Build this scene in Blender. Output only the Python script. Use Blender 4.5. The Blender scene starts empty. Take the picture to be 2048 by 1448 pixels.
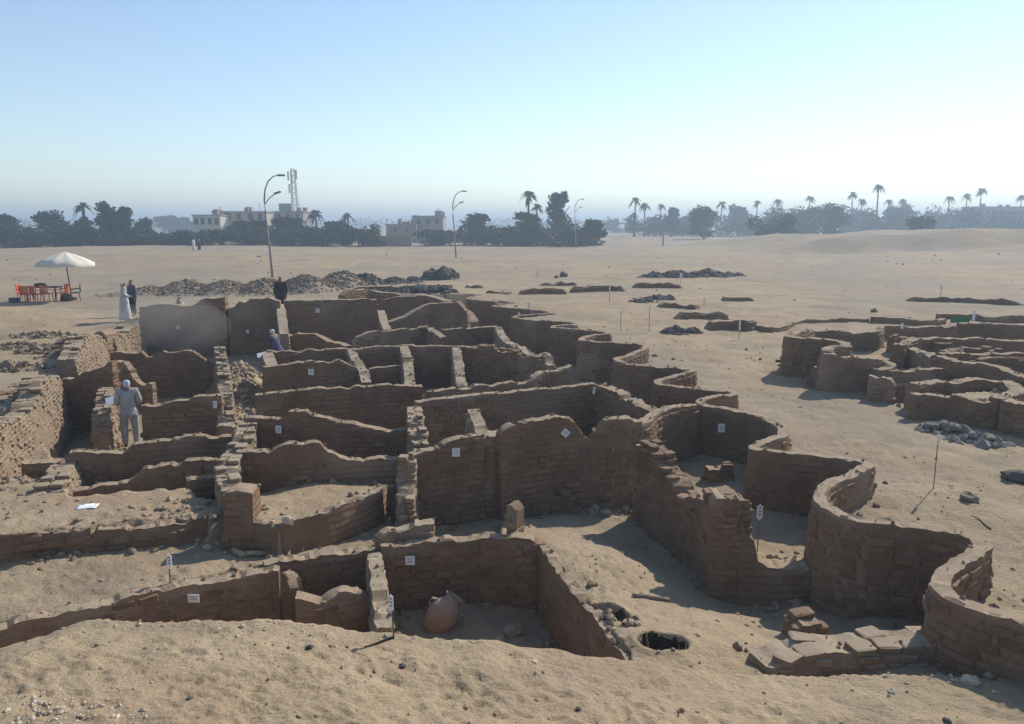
import bpy, bmesh, math, random
import numpy as np
from mathutils import Vector, Matrix, Quaternion, noise as mnoise
random.seed(7); np.random.seed(7)
SC = bpy.context.scene
COL = SC.collection
R = math.radians

# ------------------------------------------------------------------ camera, sky, sun, exposure
CAMZ, PITCH, FPX = 4.1, R(9.96), 1560.0
cam_d = bpy.data.cameras.new('camera'); cam = bpy.data.objects.new('camera', cam_d); COL.objects.link(cam)
cam.location = (0, 0, CAMZ); cam.rotation_euler = (R(90) - PITCH, 0, 0)
cam_d.sensor_width = 36; cam_d.lens = FPX / 2048 * 36; cam_d.clip_start = 0.1; cam_d.clip_end = 9000
SC.camera = cam
SUN_EL, SUN_AZ = R(37), R(41)          # azimuth to the right of the view axis
w = bpy.data.worlds.new('World'); SC.world = w; w.use_nodes = True
nt = w.node_tree; bg = nt.nodes['Background']
sky = nt.nodes.new('ShaderNodeTexSky'); sky.sky_type = 'NISHITA'; sky.sun_disc = False
sky.sun_elevation = SUN_EL; sky.sun_rotation = SUN_AZ
sky.air_density = 1.0; sky.dust_density = 0.15; sky.ozone_density = 1.0; sky.altitude = 80
nt.links.new(sky.outputs[0], bg.inputs[0]); bg.inputs[1].default_value = 0.15
sd = bpy.data.lights.new('sun', 'SUN'); so = bpy.data.objects.new('sun', sd); COL.objects.link(so)
sd.energy = 4.7; sd.angle = R(0.53); sd.color = (1.0, 0.94, 0.84)
sdir = Vector((math.sin(SUN_AZ) * math.cos(SUN_EL), math.cos(SUN_AZ) * math.cos(SUN_EL), math.sin(SUN_EL)))
so.rotation_euler = sdir.to_track_quat('Z', 'Y').to_euler()
so.location = (0, 0, 60)
vs = SC.view_settings; vs.view_transform = 'Standard'; vs.look = 'None'; vs.gamma = 1; vs.use_curve_mapping = False
vs.exposure = 0.1
HAZE_DENSITY = 0.0016

# ------------------------------------------------------------------ survey helpers (picture point at a known level -> site coordinates)
def ratio(py):
    cy = -(py - 724) / FPX
    return (-math.sin(PITCH) + math.cos(PITCH) * cy) / (math.cos(PITCH) + math.sin(PITCH) * cy)
def P(px, py, z=0.0):
    cy = -(py - 724) / FPX
    f = math.cos(PITCH) + math.sin(PITCH) * cy; u = -math.sin(PITCH) + math.cos(PITCH) * cy
    t = (z - CAMZ) / u
    return Vector(((px - 1024) / FPX * t, f * t, z))
def PD(px, py, d):
    """point seen at (px,py) at forward distance d"""
    z = CAMZ + d * ratio(py)
    dep = d * math.cos(PITCH) - (z - CAMZ) * math.sin(PITCH)
    return Vector(((px - 1024) / FPX * dep, d, z))
def proj_px(x, y, z):
    return 1024 + FPX * x / (y * math.cos(PITCH) - (z - CAMZ) * math.sin(PITCH))
def nz(x, y, z=0.0, s=1.0):
    return mnoise.noise(Vector((x * s, y * s, z * s)))

# ------------------------------------------------------------------ materials
MATS = {}
def mat(name, c1, c2, rough=0.95, scale=3.0, fine=40.0, bump=0.3, dist=0.02, dust=None, dust_sun_amt=0.8, rnd=0.0, c3=None, spec=0.15, course=0.0, bscale=None):
    m = bpy.data.materials.new(name); m.use_nodes = True; n = m.node_tree.nodes; l = m.node_tree.links
    b = n['Principled BSDF']; b.inputs['Roughness'].default_value = rough; b.inputs['Specular IOR Level'].default_value = spec
    g = n.new('ShaderNodeNewGeometry')
    def noise(sc, det=5, ro=0.6):
        t = n.new('ShaderNodeTexNoise'); t.inputs['Scale'].default_value = sc; t.inputs['Detail'].default_value = det
        t.inputs['Roughness'].default_value = ro; l.new(g.outputs['Position'], t.inputs['Vector']); return t
    def ramp(src, a, bb):
        r = n.new('ShaderNodeMapRange'); r.inputs[1].default_value = a; r.inputs[2].default_value = bb; l.new(src, r.inputs[0]); return r.outputs[0]
    def mix(f, a, bb, ty='MIX'):
        x = n.new('ShaderNodeMix'); x.data_type = 'RGBA'; x.blend_type = ty
        for s, v in ((x.inputs[0], f), (x.inputs[6], a), (x.inputs[7], bb)):
            if hasattr(v, 'node'): l.new(v, s)
            elif isinstance(v, tuple): s.default_value = (*v[:3], 1)
            else: s.default_value = v
        return x.outputs[2]
    t1 = noise(scale); col = mix(ramp(t1.outputs['Fac'], 0.35, 0.68), c1, c2)
    if c3:
        t3 = noise(scale * 0.23, 3); col = mix(ramp(t3.outputs['Fac'], 0.48, 0.66), col, c3)
    if name == 'sand':
        t4 = noise(.055, 6, .62); col = mix(ramp(t4.outputs['Fac'], .46, .60), col, (0.29, 0.24, 0.18))
        t6 = noise(.32, 5, .65); col = mix(ramp(t6.outputs['Fac'], .52, .70), col, (0.265, 0.205, 0.14))
        t5 = noise(5.0, 5, .7); col = mix(ramp(t5.outputs['Fac'], .58, .72), col, (0.235, 0.178, 0.118))
    t2 = noise(fine, 4, 0.7)
    v = n.new('ShaderNodeMapRange'); v.inputs[1].default_value = 0.3; v.inputs[2].default_value = 0.7
    v.inputs[3].default_value = 0.78; v.inputs[4].default_value = 1.16; l.new(t2.outputs['Fac'], v.inputs[0])
    cv = n.new('ShaderNodeCombineColor'); [l.new(v.outputs[0], cv.inputs[i]) for i in range(3)]
    col = mix(1.0, col, cv.outputs[0], 'MULTIPLY')
    if rnd:
        oi = n.new('ShaderNodeObjectInfo'); rr = n.new('ShaderNodeMapRange'); rr.inputs[3].default_value = 1 - rnd; rr.inputs[4].default_value = 1 + rnd
        l.new(oi.outputs['Random'], rr.inputs[0]); cc = n.new('ShaderNodeCombineColor'); [l.new(rr.outputs[0], cc.inputs[i]) for i in range(3)]
        col = mix(1.0, col, cc.outputs[0], 'MULTIPLY')
    if dust:  # dust on upward faces, with the sunlit brightness of wall tops painted in
        sx = n.new('ShaderNodeSeparateXYZ'); l.new(g.outputs['Normal'], sx.inputs[0])
        f = n.new('ShaderNodeMapRange'); f.inputs[1].default_value = 0.78; f.inputs[2].default_value = 0.97; f.inputs[4].default_value = dust_sun_amt
        l.new(sx.outputs[2], f.inputs[0]); col = mix(f.outputs[0], col, dust)
    l.new(col, b.inputs['Base Color'])
    if bump:
        tb = noise(bscale or fine * 0.5, 6, 0.65); bp = n.new('ShaderNodeBump'); bp.inputs['Strength'].default_value = bump; bp.inputs['Distance'].default_value = dist
        src = tb.outputs['Fac']
        if course:
            wv = n.new('ShaderNodeTexWave'); wv.bands_direction = 'Z'; wv.inputs['Scale'].default_value = course; wv.inputs['Distortion'].default_value = 2.2; wv.inputs['Detail'].default_value = 3
            l.new(g.outputs['Position'], wv.inputs['Vector']); ad = n.new('ShaderNodeMath'); ad.operation = 'MULTIPLY_ADD'; ad.inputs[1].default_value = .42
            l.new(wv.outputs['Fac'], ad.inputs[0]); l.new(src, ad.inputs[2]); src = ad.outputs[0]
        l.new(src, bp.inputs['Height']); l.new(bp.outputs[0], b.inputs['Normal'])
    MATS[name] = m; return m
SAND1, SAND2 = (0.335, 0.252, 0.158), (0.435, 0.332, 0.212)
mat('sand', SAND1, SAND2, scale=0.9, fine=34, bump=0.8, dist=0.05, c3=(0.345, 0.24, 0.155), bscale=16)
mat('mud', (0.183, 0.110, 0.067), (0.262, 0.164, 0.10), scale=1.6, fine=26, bump=0.75, dist=0.035, course=2.7, dust=(0.38, 0.295, 0.205), dust_sun_amt=0.7, c3=(0.30, 0.215, 0.148), bscale=11)
mat('mudpale_sun', (0.21, 0.148, 0.096), (0.30, 0.22, 0.148), scale=1.6, fine=26, bump=0.6, dist=0.03, dust=(0.44, 0.35, 0.25), dust_sun_amt=0.6, bscale=11)  # paler copy of mud, sunlight on the lit walls put into its colour
mat('brickpale_sun', (0.21, 0.148, 0.096), (0.30, 0.22, 0.148), scale=2.2, fine=34, bump=0.5, dist=0.02, dust=(0.45, 0.36, 0.26), dust_sun_amt=0.5, rnd=0.18, bscale=16)  # same for brick: sunlit tone painted into a paler copy
mat('mudfar', (0.20, 0.15, 0.105), (0.28, 0.21, 0.15), scale=0.9, fine=12, bump=0.5, dist=0.04, dust=(0.38, 0.295, 0.205), dust_sun_amt=0.7, bscale=6)
mat('brick', (0.188, 0.112, 0.068), (0.272, 0.17, 0.104), scale=2.2, fine=34, bump=0.8, dist=0.03, dust=(0.40, 0.31, 0.22), dust_sun_amt=0.2, rnd=0.14, bscale=16)
mat('rock', (0.31, 0.24, 0.165), (0.44, 0.345, 0.24), scale=3, fine=30, bump=0.5, dist=0.03, bscale=14)
mat('rubble', (0.19, 0.145, 0.105), (0.29, 0.225, 0.165), scale=1.2, fine=6, bump=0.4, dist=0.05, bscale=5)
mat('darkrubble', (0.085, 0.075, 0.068), (0.15, 0.13, 0.115), scale=1.2, fine=6, bump=0.4, dist=0.05, bscale=5)
mat('palerock', (0.45, 0.37, 0.27), (0.58, 0.49, 0.38), scale=6, fine=40, bump=0.3, dist=0.01)
mat('greystone', (0.19, 0.175, 0.15), (0.29, 0.27, 0.235), scale=4, fine=30, bump=0.5, dist=0.03)
mat('pottery', (0.30, 0.185, 0.13), (0.37, 0.25, 0.185), scale=4, fine=40, bump=0.3, dist=0.02, c3=(0.36, 0.29, 0.22), dust=(0.38, 0.30, 0.22), dust_sun_amt=.6)
mat('card', (0.74, 0.74, 0.74), (0.82, 0.82, 0.82), scale=20, bump=0.0, rough=0.7)
mat('ink', (0.22, 0.22, 0.23), (0.3, 0.3, 0.3), bump=0)
mat('rod', (0.10, 0.08, 0.07), (0.17, 0.13, 0.11), bump=0)
mat('lampmetal', (0.24, 0.22, 0.22), (0.33, 0.31, 0.30), bump=0, rough=0.6)
mat('leaf', (0.032, 0.05, 0.024), (0.062, 0.085, 0.04), scale=0.6, fine=2.0, bump=0, rnd=0.12)
mat('palmleaf', (0.045, 0.065, 0.030), (0.085, 0.105, 0.05), scale=0.8, fine=3, bump=0)
mat('bark', (0.11, 0.085, 0.065), (0.17, 0.135, 0.10), scale=3, bump=0.3)
mat('plaster', (0.42, 0.37, 0.29), (0.50, 0.44, 0.35), scale=0.7, bump=0)
mat('white_wall', (0.52, 0.49, 0.43), (0.60, 0.57, 0.50), scale=0.7, bump=0)
mat('greywall', (0.30, 0.28, 0.26), (0.38, 0.35, 0.32), scale=0.5, bump=0)
mat('brownwall', (0.27, 0.20, 0.15), (0.34, 0.26, 0.20), scale=0.5, bump=0)
mat('glass', (0.03, 0.035, 0.04), (0.06, 0.065, 0.07), bump=0, rough=0.25)
mat('cloth_white', (0.70, 0.67, 0.60), (0.80, 0.77, 0.70), scale=5, bump=0.2, fine=30)
mat('canvas', (0.66, 0.60, 0.48), (0.76, 0.70, 0.58), scale=3, bump=0.1)
mat('orange', (0.62, 0.13, 0.05), (0.70, 0.19, 0.08), bump=0, rough=0.5)
mat('darkwood', (0.055, 0.045, 0.04), (0.10, 0.08, 0.07), bump=0)
mat('skin', (0.20, 0.115, 0.075), (0.26, 0.155, 0.105), bump=0, rough=0.6)
mat('robe_grey', (0.44, 0.43, 0.41), (0.56, 0.55, 0.53), scale=6, fine=25, bump=0.4, dist=0.03)
mat('robe_mid', (0.33, 0.32, 0.30), (0.44, 0.43, 0.41), scale=6, fine=25, bump=0.6, dist=0.05, bscale=14)
mat('robe_blue', (0.065, 0.07, 0.12), (0.11, 0.115, 0.18), scale=6, fine=25, bump=0.4, dist=0.03)
mat('robe_black', (0.022, 0.022, 0.024), (0.045, 0.042, 0.045), scale=6, fine=25, bump=0.4, dist=0.03)
mat('scarf', (0.44, 0.50, 0.56), (0.60, 0.66, 0.70), scale=9, fine=30, bump=0.4, dist=0.02)
mat('paper', (0.80, 0.80, 0.80), (0.86, 0.86, 0.86), bump=0)
mat('green_net', (0.04, 0.16, 0.07), (0.06, 0.20, 0.09), bump=0)
mat('pit_dark', (0.028, 0.024, 0.021), (0.055, 0.047, 0.04), scale=9, fine=40, bump=.6, dist=.03)
mat('hair', (0.02, 0.018, 0.016), (0.04, 0.035, 0.03), bump=0)
mat('metalgrey', (0.42, 0.42, 0.42), (0.5, 0.5, 0.5), bump=0, rough=0.5)

# ------------------------------------------------------------------ object helpers
def tag(o, label, cat, group=None, kind=None):
    if label: o['label'] = label
    if cat: o['category'] = cat
    if group: o['group'] = group
    if kind: o['kind'] = kind
    return o
def link(o, parent=None):
    COL.objects.link(o)
    if parent: o.parent = parent
    return o
def mesh_obj(name, verts, faces, m, parent=None, smooth=False):
    me = bpy.data.meshes.new(name); me.from_pydata(verts, [], faces); me.update()
    if m: me.materials.append(MATS[m])
    if smooth: me.polygons.foreach_set('use_smooth', [True] * len(me.polygons))
    return link(bpy.data.objects.new(name, me), parent)
def bm_obj(name, bm, m, parent=None, smooth=False):
    me = bpy.data.meshes.new(name); bm.to_mesh(me); bm.free()
    if m: me.materials.append(MATS[m])
    if smooth: me.polygons.foreach_set('use_smooth', [True] * len(me.polygons))
    return link(bpy.data.objects.new(name, me), parent)
def empty(name, loc, rz=0, label=None, cat=None, group=None):
    o = bpy.data.objects.new(name, None); o.location = loc; o.rotation_euler = (0, 0, rz); o.empty_display_size = 0.2
    link(o); tag(o, label, cat, group); return o
def box(bm, c, s, rz=0, jit=0):
    M = Matrix.Translation(Vector(c)) @ Matrix.Rotation(rz, 4, 'Z') @ Matrix.Diagonal((*s, 1))
    r = bmesh.ops.create_cube(bm, size=1, matrix=M)
    if jit:
        for v in r['verts']: v.co += Vector((random.uniform(-jit, jit), random.uniform(-jit, jit), random.uniform(-jit, jit)))
    return r['verts']
def tube(bm, pts, rad, seg=8, caps=True):
    pts = [Vector(p) for p in pts]; rings = []
    rads = rad if isinstance(rad, (list, tuple)) else [rad] * len(pts)
    for i, p in enumerate(pts):
        d = (pts[min(i + 1, len(pts) - 1)] - pts[max(i - 1, 0)]).normalized()
        q = d.to_track_quat('Z', 'Y')
        rings.append([bm.verts.new(p + q @ Vector((math.cos(2 * math.pi * k / seg) * rads[i], math.sin(2 * math.pi * k / seg) * rads[i], 0))) for k in range(seg)])
    for a, b in zip(rings, rings[1:]):
        for k in range(seg): bm.faces.new((a[k], a[(k + 1) % seg], b[(k + 1) % seg], b[k]))
    if caps: bm.faces.new(rings[0][::-1]); bm.faces.new(rings[-1])
def lathe(bm, prof, seg=24, cap=False):
    rings = [[bm.verts.new((r * math.cos(2 * math.pi * k / seg), r * math.sin(2 * math.pi * k / seg), z)) for k in range(seg)] for r, z in prof]
    for a, b in zip(rings, rings[1:]):
        for k in range(seg): bm.faces.new((a[k], a[(k + 1) % seg], b[(k + 1) % seg], b[k]))
    if cap: bm.faces.new(rings[0][::-1]); bm.faces.new(rings[-1])
def copy_tree(o, parent=None):
    c = o.copy(); link(c)
    if parent: c.parent = parent
    for ch in list(o.children): copy_tree(ch, c)
    return c

# ------------------------------------------------------------------ terrain
def in_poly(X, Y, poly):
    ins = np.zeros(X.shape, bool); n = len(poly); j = n - 1
    for i in range(n):
        xi, yi = poly[i]; xj, yj = poly[j]
        c = ((yi > Y) != (yj > Y)) & (X < (xj - xi) * (Y - yi) / (yj - yi + 1e-12) + xi); ins ^= c; j = i
    return ins
def sm(a, b, x):
    t = np.clip((x - a) / (b - a), 0, 1); return t * t * (3 - 2 * t)
def vnoise(X, Y, s, seed=0):
    """value noise, numpy"""
    rs = np.random.RandomState(seed); T = rs.rand(256, 256)
    x = X * s + 1000.3; y = Y * s + 1000.7
    xi = np.floor(x).astype(int); yi = np.floor(y).astype(int); fx = x - xi; fy = y - yi
    fx = fx * fx * (3 - 2 * fx); fy = fy * fy * (3 - 2 * fy)
    g = lambda a, b: T[a % 256, b % 256]
    return (g(xi, yi) * (1 - fx) + g(xi + 1, yi) * fx) * (1 - fy) + (g(xi, yi + 1) * (1 - fx) + g(xi + 1, yi + 1) * fx) * fy - 0.5

SERP = [(2300, 1345), (2150, 1285), (2048, 1240), (1960, 1213), (1898, 1186), (1880, 1165), (1900, 1135), (1945, 1108), (1966, 1090), (1940, 1071), (1892, 1057), (1813, 1047), (1733, 1039), (1680, 1024),
        (1644, 1002), (1643, 981), (1662, 964), (1700, 947), (1730, 932), (1727, 922), (1628, 909), (1540, 899), (1508, 893), (1522, 884), (1560, 871), (1566, 859), (1549, 844),
        (1516, 827), (1472, 819), (1415, 809), (1397, 802), (1418, 794), (1458, 789), (1468, 785), (1450, 782), (1377, 775), (1325, 768), (1316, 761), (1345, 752), (1382, 741), (1375, 736),
        (1298, 731), (1245, 724), (1234, 717), (1258, 709), (1290, 694), (1270, 686), (1172, 681), (1166, 675), (1190, 669), (1217, 666), (1191, 661), (1115, 655), (1110, 651), (1150, 648),
        (1130, 643), (1060, 639), (1026, 633), (1060, 629), (1106, 625), (1070, 619), (1000, 614), (988, 610), (1005, 607), (1026, 605), (995, 601), (945, 599), (936, 596), (950, 591)]
SERPZ = 0.0
def catmull(pts, n=6):
    out = []; N = len(pts)
    for i in range(N - 1):
        p0, p1, p2, p3 = pts[max(i - 1, 0)], pts[i], pts[i + 1], pts[min(i + 2, N - 1)]
        for k in range(n):
            t = k / n
            out.append(0.5 * ((2 * p1) + (p2 - p0) * t + (2 * p0 - 5 * p1 + 4 * p2 - p3) * t * t + (3 * p1 - p0 - 3 * p2 + p3) * t ** 3))
    out.append(pts[-1].copy()); return out
serp_pts = [P(a, b, SERPZ) for a, b in SERP]
serp_xy = [(p.x, p.y) for p in catmull(serp_pts, 4)]

def xy(px, py, z): p = P(px, py, z); return (p.x, p.y)
# each floor: list of (x, y, floor level)
REG = []
def reg(*v):
    o = []
    for t in v:
        x, y = xy(*t[:3]); dy = t[4] if len(t) > 4 else 0; dx = t[5] if len(t) > 5 else 0
        o.append((x + dx, y + dy, t[3]))
    REG.append(o)
pit = [(x, y, -1.5) for x, y in serp_xy] + [(-2.0, 46, -1.0), (-7.5, 46, -1.0), (-7.6, 35.6, -1.4), (-17.2, 35.6, -1.5), (-15.6, 30, -1.5), (-13.3, 23, -1.5), (-11.4, 17.2, -1.5), (-9.6, 15.6, -1.2),
       (-9.0, 13, -1.0), (-7.5, 7.5, -1.5), (5.5, 7.0, -1.0)]
REG.append(pit)
# bays under the wavy wall, right of the diagonal wall
reg((1270, 882, .1, -1.2), (1345, 960, -.3, -1.2), (1430, 1000, -.4, -1.15), (1500, 1050, -.15, -1.1, .2), (1650, 1012, 0, -1.1, .2), (1900, 1090, 0, -1.1), (1900, 880, 0, -1.15), (1560, 790, 0, -1.2), (1310, 815, .1, -1.2))
# left terrace above the long low wall
reg((-700, 830, -.2, -.4), (20, 845, -.4, -.55), (85, 880, -.8, -.85), (110, 915, -.9, -.95), (137, 985, -.6, -.66), (375, 965, -.6, -.7), (455, 985, -.6, -.68), (500, 1037, -.62, -.64, .18), (355, 1046, -.62, -.64, .18), (219, 1060, -.62, -.63, .18), (0, 1086, -.62, -.63, .18), (-700, 1150, -.62, -.62, .18))
# sand between the long wall and the front wall on the left
reg((-900, 1160, -.62, -.98, .18), (0, 1086, -.62, -1.0, .18), (219, 1060, -.62, -1.0, .18), (355, 1046, -.62, -1.0, .18), (500, 1037, -.62, -1.05, .18), (552, 1048, -.58, -1.1, .13), (668, 1019, -.56, -1.12, .13), (755, 985, -.56, -1.15, .1), (773, 960, -.56, -1.15), (815, 1000, -.4, -1.15), (790, 1092, -.9, -1.05, .2),
    (745, 1095, -.88, -.98, .2), (535, 1128, -.85, -.92, .2), (380, 1163, -.8, -.86, .2), (200, 1206, -.8, -.84, .2), (0, 1250, -.8, -.82, .2), (-900, 1440, -.8, -.8, .2))
# raised room floor behind the cut bank
reg((500, 1041, -.57, -.58, .13), (552, 1051, -.56, -.57, .13), (668, 1019, -.56, -.57, .13), (755, 985, -.56, -.6, .1), (776, 958, -.56, -.68), (800, 905, -.2, -.8), (795, 875, 0, -.95), (470, 888, 0, -.95), (478, 985, -.4, -.7))
# big sunlit room
BIG = len(REG)
reg((1075, 1085, -.8, -.86, 0, .1), (1110, 1140, -.83, -.88, 0, .1), (1160, 1200, -.85, -.88, 0, .1), (1245, 1310, -.7, -.72, 0, .1), (1260, 1400, -.4, -.5), (1600, 1420, -.5, -.7), (1905, 1330, -.6, -.85), (2100, 1230, 0, -1.1), (1990, 1050, 0, -1.35), (1634, 1020, 0, -1.5, .25), (1530, 1020, 0, -1.55, .25),
    (1430, 1000, -.5, -1.55), (1345, 960, -.3, -1.5), (1267, 882, .1, -1.35), (1000, 880, .2, -1.35), (1000, 1010, -.3, -1.25), (1045, 1065, -.7, -1.0))
# deep front rooms
reg((556, 1145, -.8, -1.9, .17), (540, 1128, -.87, -1.9, .2), (745, 1100, -.87, -1.9, .2), (1075, 1084, -.8, -1.9, .17, .1), (1110, 1140, -.83, -1.9, 0, .1), (1160, 1200, -.85, -1.9, 0, .1), (1245, 1312, -.7, -1.8, 0, .1), (1230, 1400, -.3, -1.8), (180, 1400, -.3, -1.6), (-700, 1600, -.5, -1.3), (-900, 1460, -.8, -1.3), (0, 1257, -.8, -1.3, .17), (200, 1213, -.8, -1.6, .17), (380, 1170, -.8, -1.8, .17))
# small rooms on the left
reg((133, 900, -.3, -1.05), (243, 905, -.4, -1.1), (262, 884, -.3, -1.15), (462, 868, -.3, -1.15), (450, 930, -.5, -1.15), (445, 985, -.55, -1.1), (400, 985, -.6, -1.1), (370, 962, -.6, -1.1), (128, 981, -.8, -1.0))
# floor inside the round room
reg((1905, 775, .1, .0), (2012, 770, .1, .0), (2030, 782, .1, .0), (1990, 800, .1, .05, .3), (1905, 790, .1, .05, .25))

def lump(px, pb, pt, wpx, ry):
    """heap lump: foot seen at pb, crest at pt -> (x, y, rx, ry, height)"""
    p = P(px, pb, 0); d = p.y + ry; g = PD(px, pt, d); return (g.x, d, wpx * d / FPX / 2, ry, max(.2, g.z))
SPOIL = [lump(235, 594, 583, 70, 1.2), lump(300, 592, 568, 110, 2), lump(370, 592, 556, 130, 2.5), lump(450, 592, 556, 130, 2.5), lump(530, 591, 551, 130, 2.5), lump(610, 588, 544, 140, 2.5), lump(680, 580, 538, 120, 2.5)]
DARKSPOIL = [lump(690, 574, 540, 70, 1.6), lump(730, 572, 545, 90, 1.6), lump(790, 570, 552, 70, 1.4), lump(825, 568, 550, 40, 1.2)]
RSLOPE = [(P(470, 770, -.8).x, P(470, 770, -.8).y, .95, 1.6, 1.0), (P(475, 730, -.6).x, P(475, 730, -.6).y, 1.0, 1.8, 1.2), (P(462, 815, -1.0).x, P(462, 815, -1.0).y, .7, 1.3, .7)]
CREST = [(-900, 1420, -.3), (-300, 1335, -.25), (0, 1290, -.2), (100, 1262, -.1), (180, 1233, 0), (400, 1240, 0), (600, 1256, 0), (780, 1263, 0), (1000, 1284, -.05), (1245, 1318, -.2), (1400, 1335, -.4), (1550, 1352, -.5), (1900, 1352, -.62), (2100, 1350, -.65), (2800, 1360, -.65)]
crest_w = sorted([tuple(P(a, b, c)) for a, b, c in CREST])
def terrain(X, Y):
    X = np.asarray(X, float); Y = np.asarray(Y, float)
    h = (-0.45 * (1 - sm(24, 42, Y)) - .12 * (1 - sm(14, 22, Y))) * sm(-3, 1, X) - 0.1 * (1 - sm(20, 40, Y)) * (1 - sm(-3, 1, X))
    h = h + 0.9 * vnoise(X, Y, .021, 1) * sm(40, 110, Y) + 0.22 * vnoise(X, Y, .11, 2) * sm(30, 60, Y)
    # banks of earth at the right, far back
    nb = 4 * vnoise(X, Y, .05, 21) + 1.5 * vnoise(X, Y, .2, 22)
    h = h + 2.2 * sm(111, 116, Y + nb) * sm(33, 52, X + nb) * (1 - sm(150, 200, Y)) + .8 * sm(94, 100, Y + nb) * sm(60, 70, X + nb) * (1 - sm(150, 200, Y)) + .3 * sm(84, 110, Y) * sm(38, 60, X) * (1 - sm(150, 200, Y))
    h = h + np.exp(-((X + 26) / 30) ** 2 - ((Y - 98) / 16) ** 2) * 0.7
    # low bank at far left edge
    h = h + 0.7 * np.exp(-((X + 23) / 3.0) ** 2 - ((Y - 33) / 3.5) ** 2)
    rough = np.ones_like(h)
    for pl in REG:
        xs = np.array([p[0] for p in pl]); ys = np.array([p[1] for p in pl]); zs = np.array([p[2] for p in pl])
        m = in_poly(X, Y, [(p[0], p[1]) for p in pl])
        if pl is REG[0]: m0 = m
        if pl is REG[1] or pl is REG[BIG]: m = m & m0
        if not m.any(): continue
        if np.ptp(zs) < 1e-6: h[m] = zs[0]; continue
        xm = X[m][:, None]; ym = Y[m][:, None]
        wgt = 1 / (((xm - xs) ** 2 + (ym - ys) ** 2) ** 1.3 + 0.02)
        h[m] = (wgt * zs).sum(1) / wgt.sum(1)
    for (x, y, rx, ry, hh) in SPOIL + DARKSPOIL + RSLOPE:
        rr = np.sqrt(((X - x) / rx) ** 2 + ((Y - y) / ry) ** 2); h = np.maximum(h, np.where(rr < 1, (0 if y > 40 else -1.5) + .8 * hh * (1 - rr ** 1.6) - .05, -99))
    # the mound the picture is taken from
    cx = [c[0] for c in crest_w]; yc = np.interp(X, cx, [c[1] for c in crest_w]); zc = np.interp(X, cx, [c[2] for c in crest_w])
    dy = yc - Y + 0.25 * vnoise(X, Y, .9, 5)
    md = np.where(dy > 0, zc + 0.13 * dy + 0.02 * np.minimum(dy, 3) ** 2, zc + 1.5 * dy)
    md = np.where(Y < 14, md, -99); h = np.maximum(h, md)
    # fine relief: footprints, trampled sand
    near = 1 - sm(30, 70, Y)
    h = h + near * (0.10 * vnoise(X, Y, .55, 3) + 0.055 * vnoise(X, Y, 1.7, 4) + 0.034 * vnoise(X, Y, 3.9, 6) + 0.028 * vnoise(X, Y, 8.7, 8))
    h = h + (1 - near) * (0.10 * vnoise(X, Y, .8, 9))
    # hollows in the sunlit room
    for (a, b, zz, r, dp) in ((1325, 1288, -.75, .28, 1.0), (1205, 1222, -.85, .26, .4), (1250, 1245, -.85, .16, .35)):
        q = P(a, b, zz); dd = np.sqrt(((X - q.x) / r) ** 2 + ((Y - q.y) / (r * .8)) ** 2) + .1 * vnoise(X, Y, 6, 12)
        h = h - dp * (1 - sm(.82, 1.05, dd)) + 0.05 * np.exp(-((dd - 1.25) / .25) ** 2)
    return h
def gz(x, y): return float(terrain(np.array([x]), np.array([y]))[0])

def grid_mesh(name, rs, angs, m):
    A, RR = np.meshgrid(angs, rs); X = RR * np.sin(A); Y = RR * np.cos(A); Z = terrain(X, Y)
    nr, na = X.shape
    co = np.stack([X, Y, Z], -1).reshape(-1, 3)
    idx = np.arange(nr * na).reshape(nr, na)
    f = np.stack([idx[:-1, :-1], idx[:-1, 1:], idx[1:, 1:], idx[1:, :-1]], -1).reshape(-1, 4)[:, ::-1]
    return co, f
rs = [3.0]
while rs[-1] < 60: rs.append(rs[-1] * 1.0068)
while rs[-1] < 4200: rs.append(rs[-1] * 1.035)
co1, f1 = grid_mesh('g', np.array(rs), np.radians(np.arange(-58, 58.01, 0.19)), 'sand')
PR = random.Random(5)
def trail(a, b, n, sp):
    p, q = Vector(a), Vector(b); d = (q - p).normalized(); side = Vector((-d.y, d.x)); L = (q - p).length; out = []
    for i in range(n):
        u = PR.random() * L; c = p + d * u + side * PR.gauss(0, sp); out.append((c.x, c.y, math.atan2(d.y, d.x) + PR.gauss(0, .5) + (math.pi if PR.random() < .5 else 0)))
    return out
FP = trail((-5, 6.3), (5, 6.0), 420, .6) + trail((7.2, 9), (6.5, 17), 260, .9) + trail((6.5, 17), (5, 30), 200, 1.3) + trail((-8, 10.4), (-3.4, 10.9), 110, .35) + trail((1.2, 9.5), (2.0, 12.5), 110, .5) + trail((-8, 12), (-4.6, 12.6), 80, .4)
fx, fy, fz = co1[:, 0], co1[:, 1], co1[:, 2]; nearv = np.where((fy < 32) & (np.abs(fx) < 11))[0]; nx_, ny_ = fx[nearv], fy[nearv]; add = np.zeros(len(nearv))
for (x, y, a) in FP:
    m = np.where((np.abs(nx_ - x) < .25) & (np.abs(ny_ - y) < .25))[0]
    if len(m) == 0: continue
    dx, dy = nx_[m] - x, ny_[m] - y; u = (dx * math.cos(a) + dy * math.sin(a)) / .125; v = (-dx * math.sin(a) + dy * math.cos(a)) / .05; r = np.sqrt(u * u + v * v)
    add[m] += -.016 * (1 - sm(.6, 1.1, r)) + .008 * np.exp(-((r - 1.3) / .3) ** 2)
co1[nearv, 2] += np.clip(add, -.026, .016)
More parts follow.
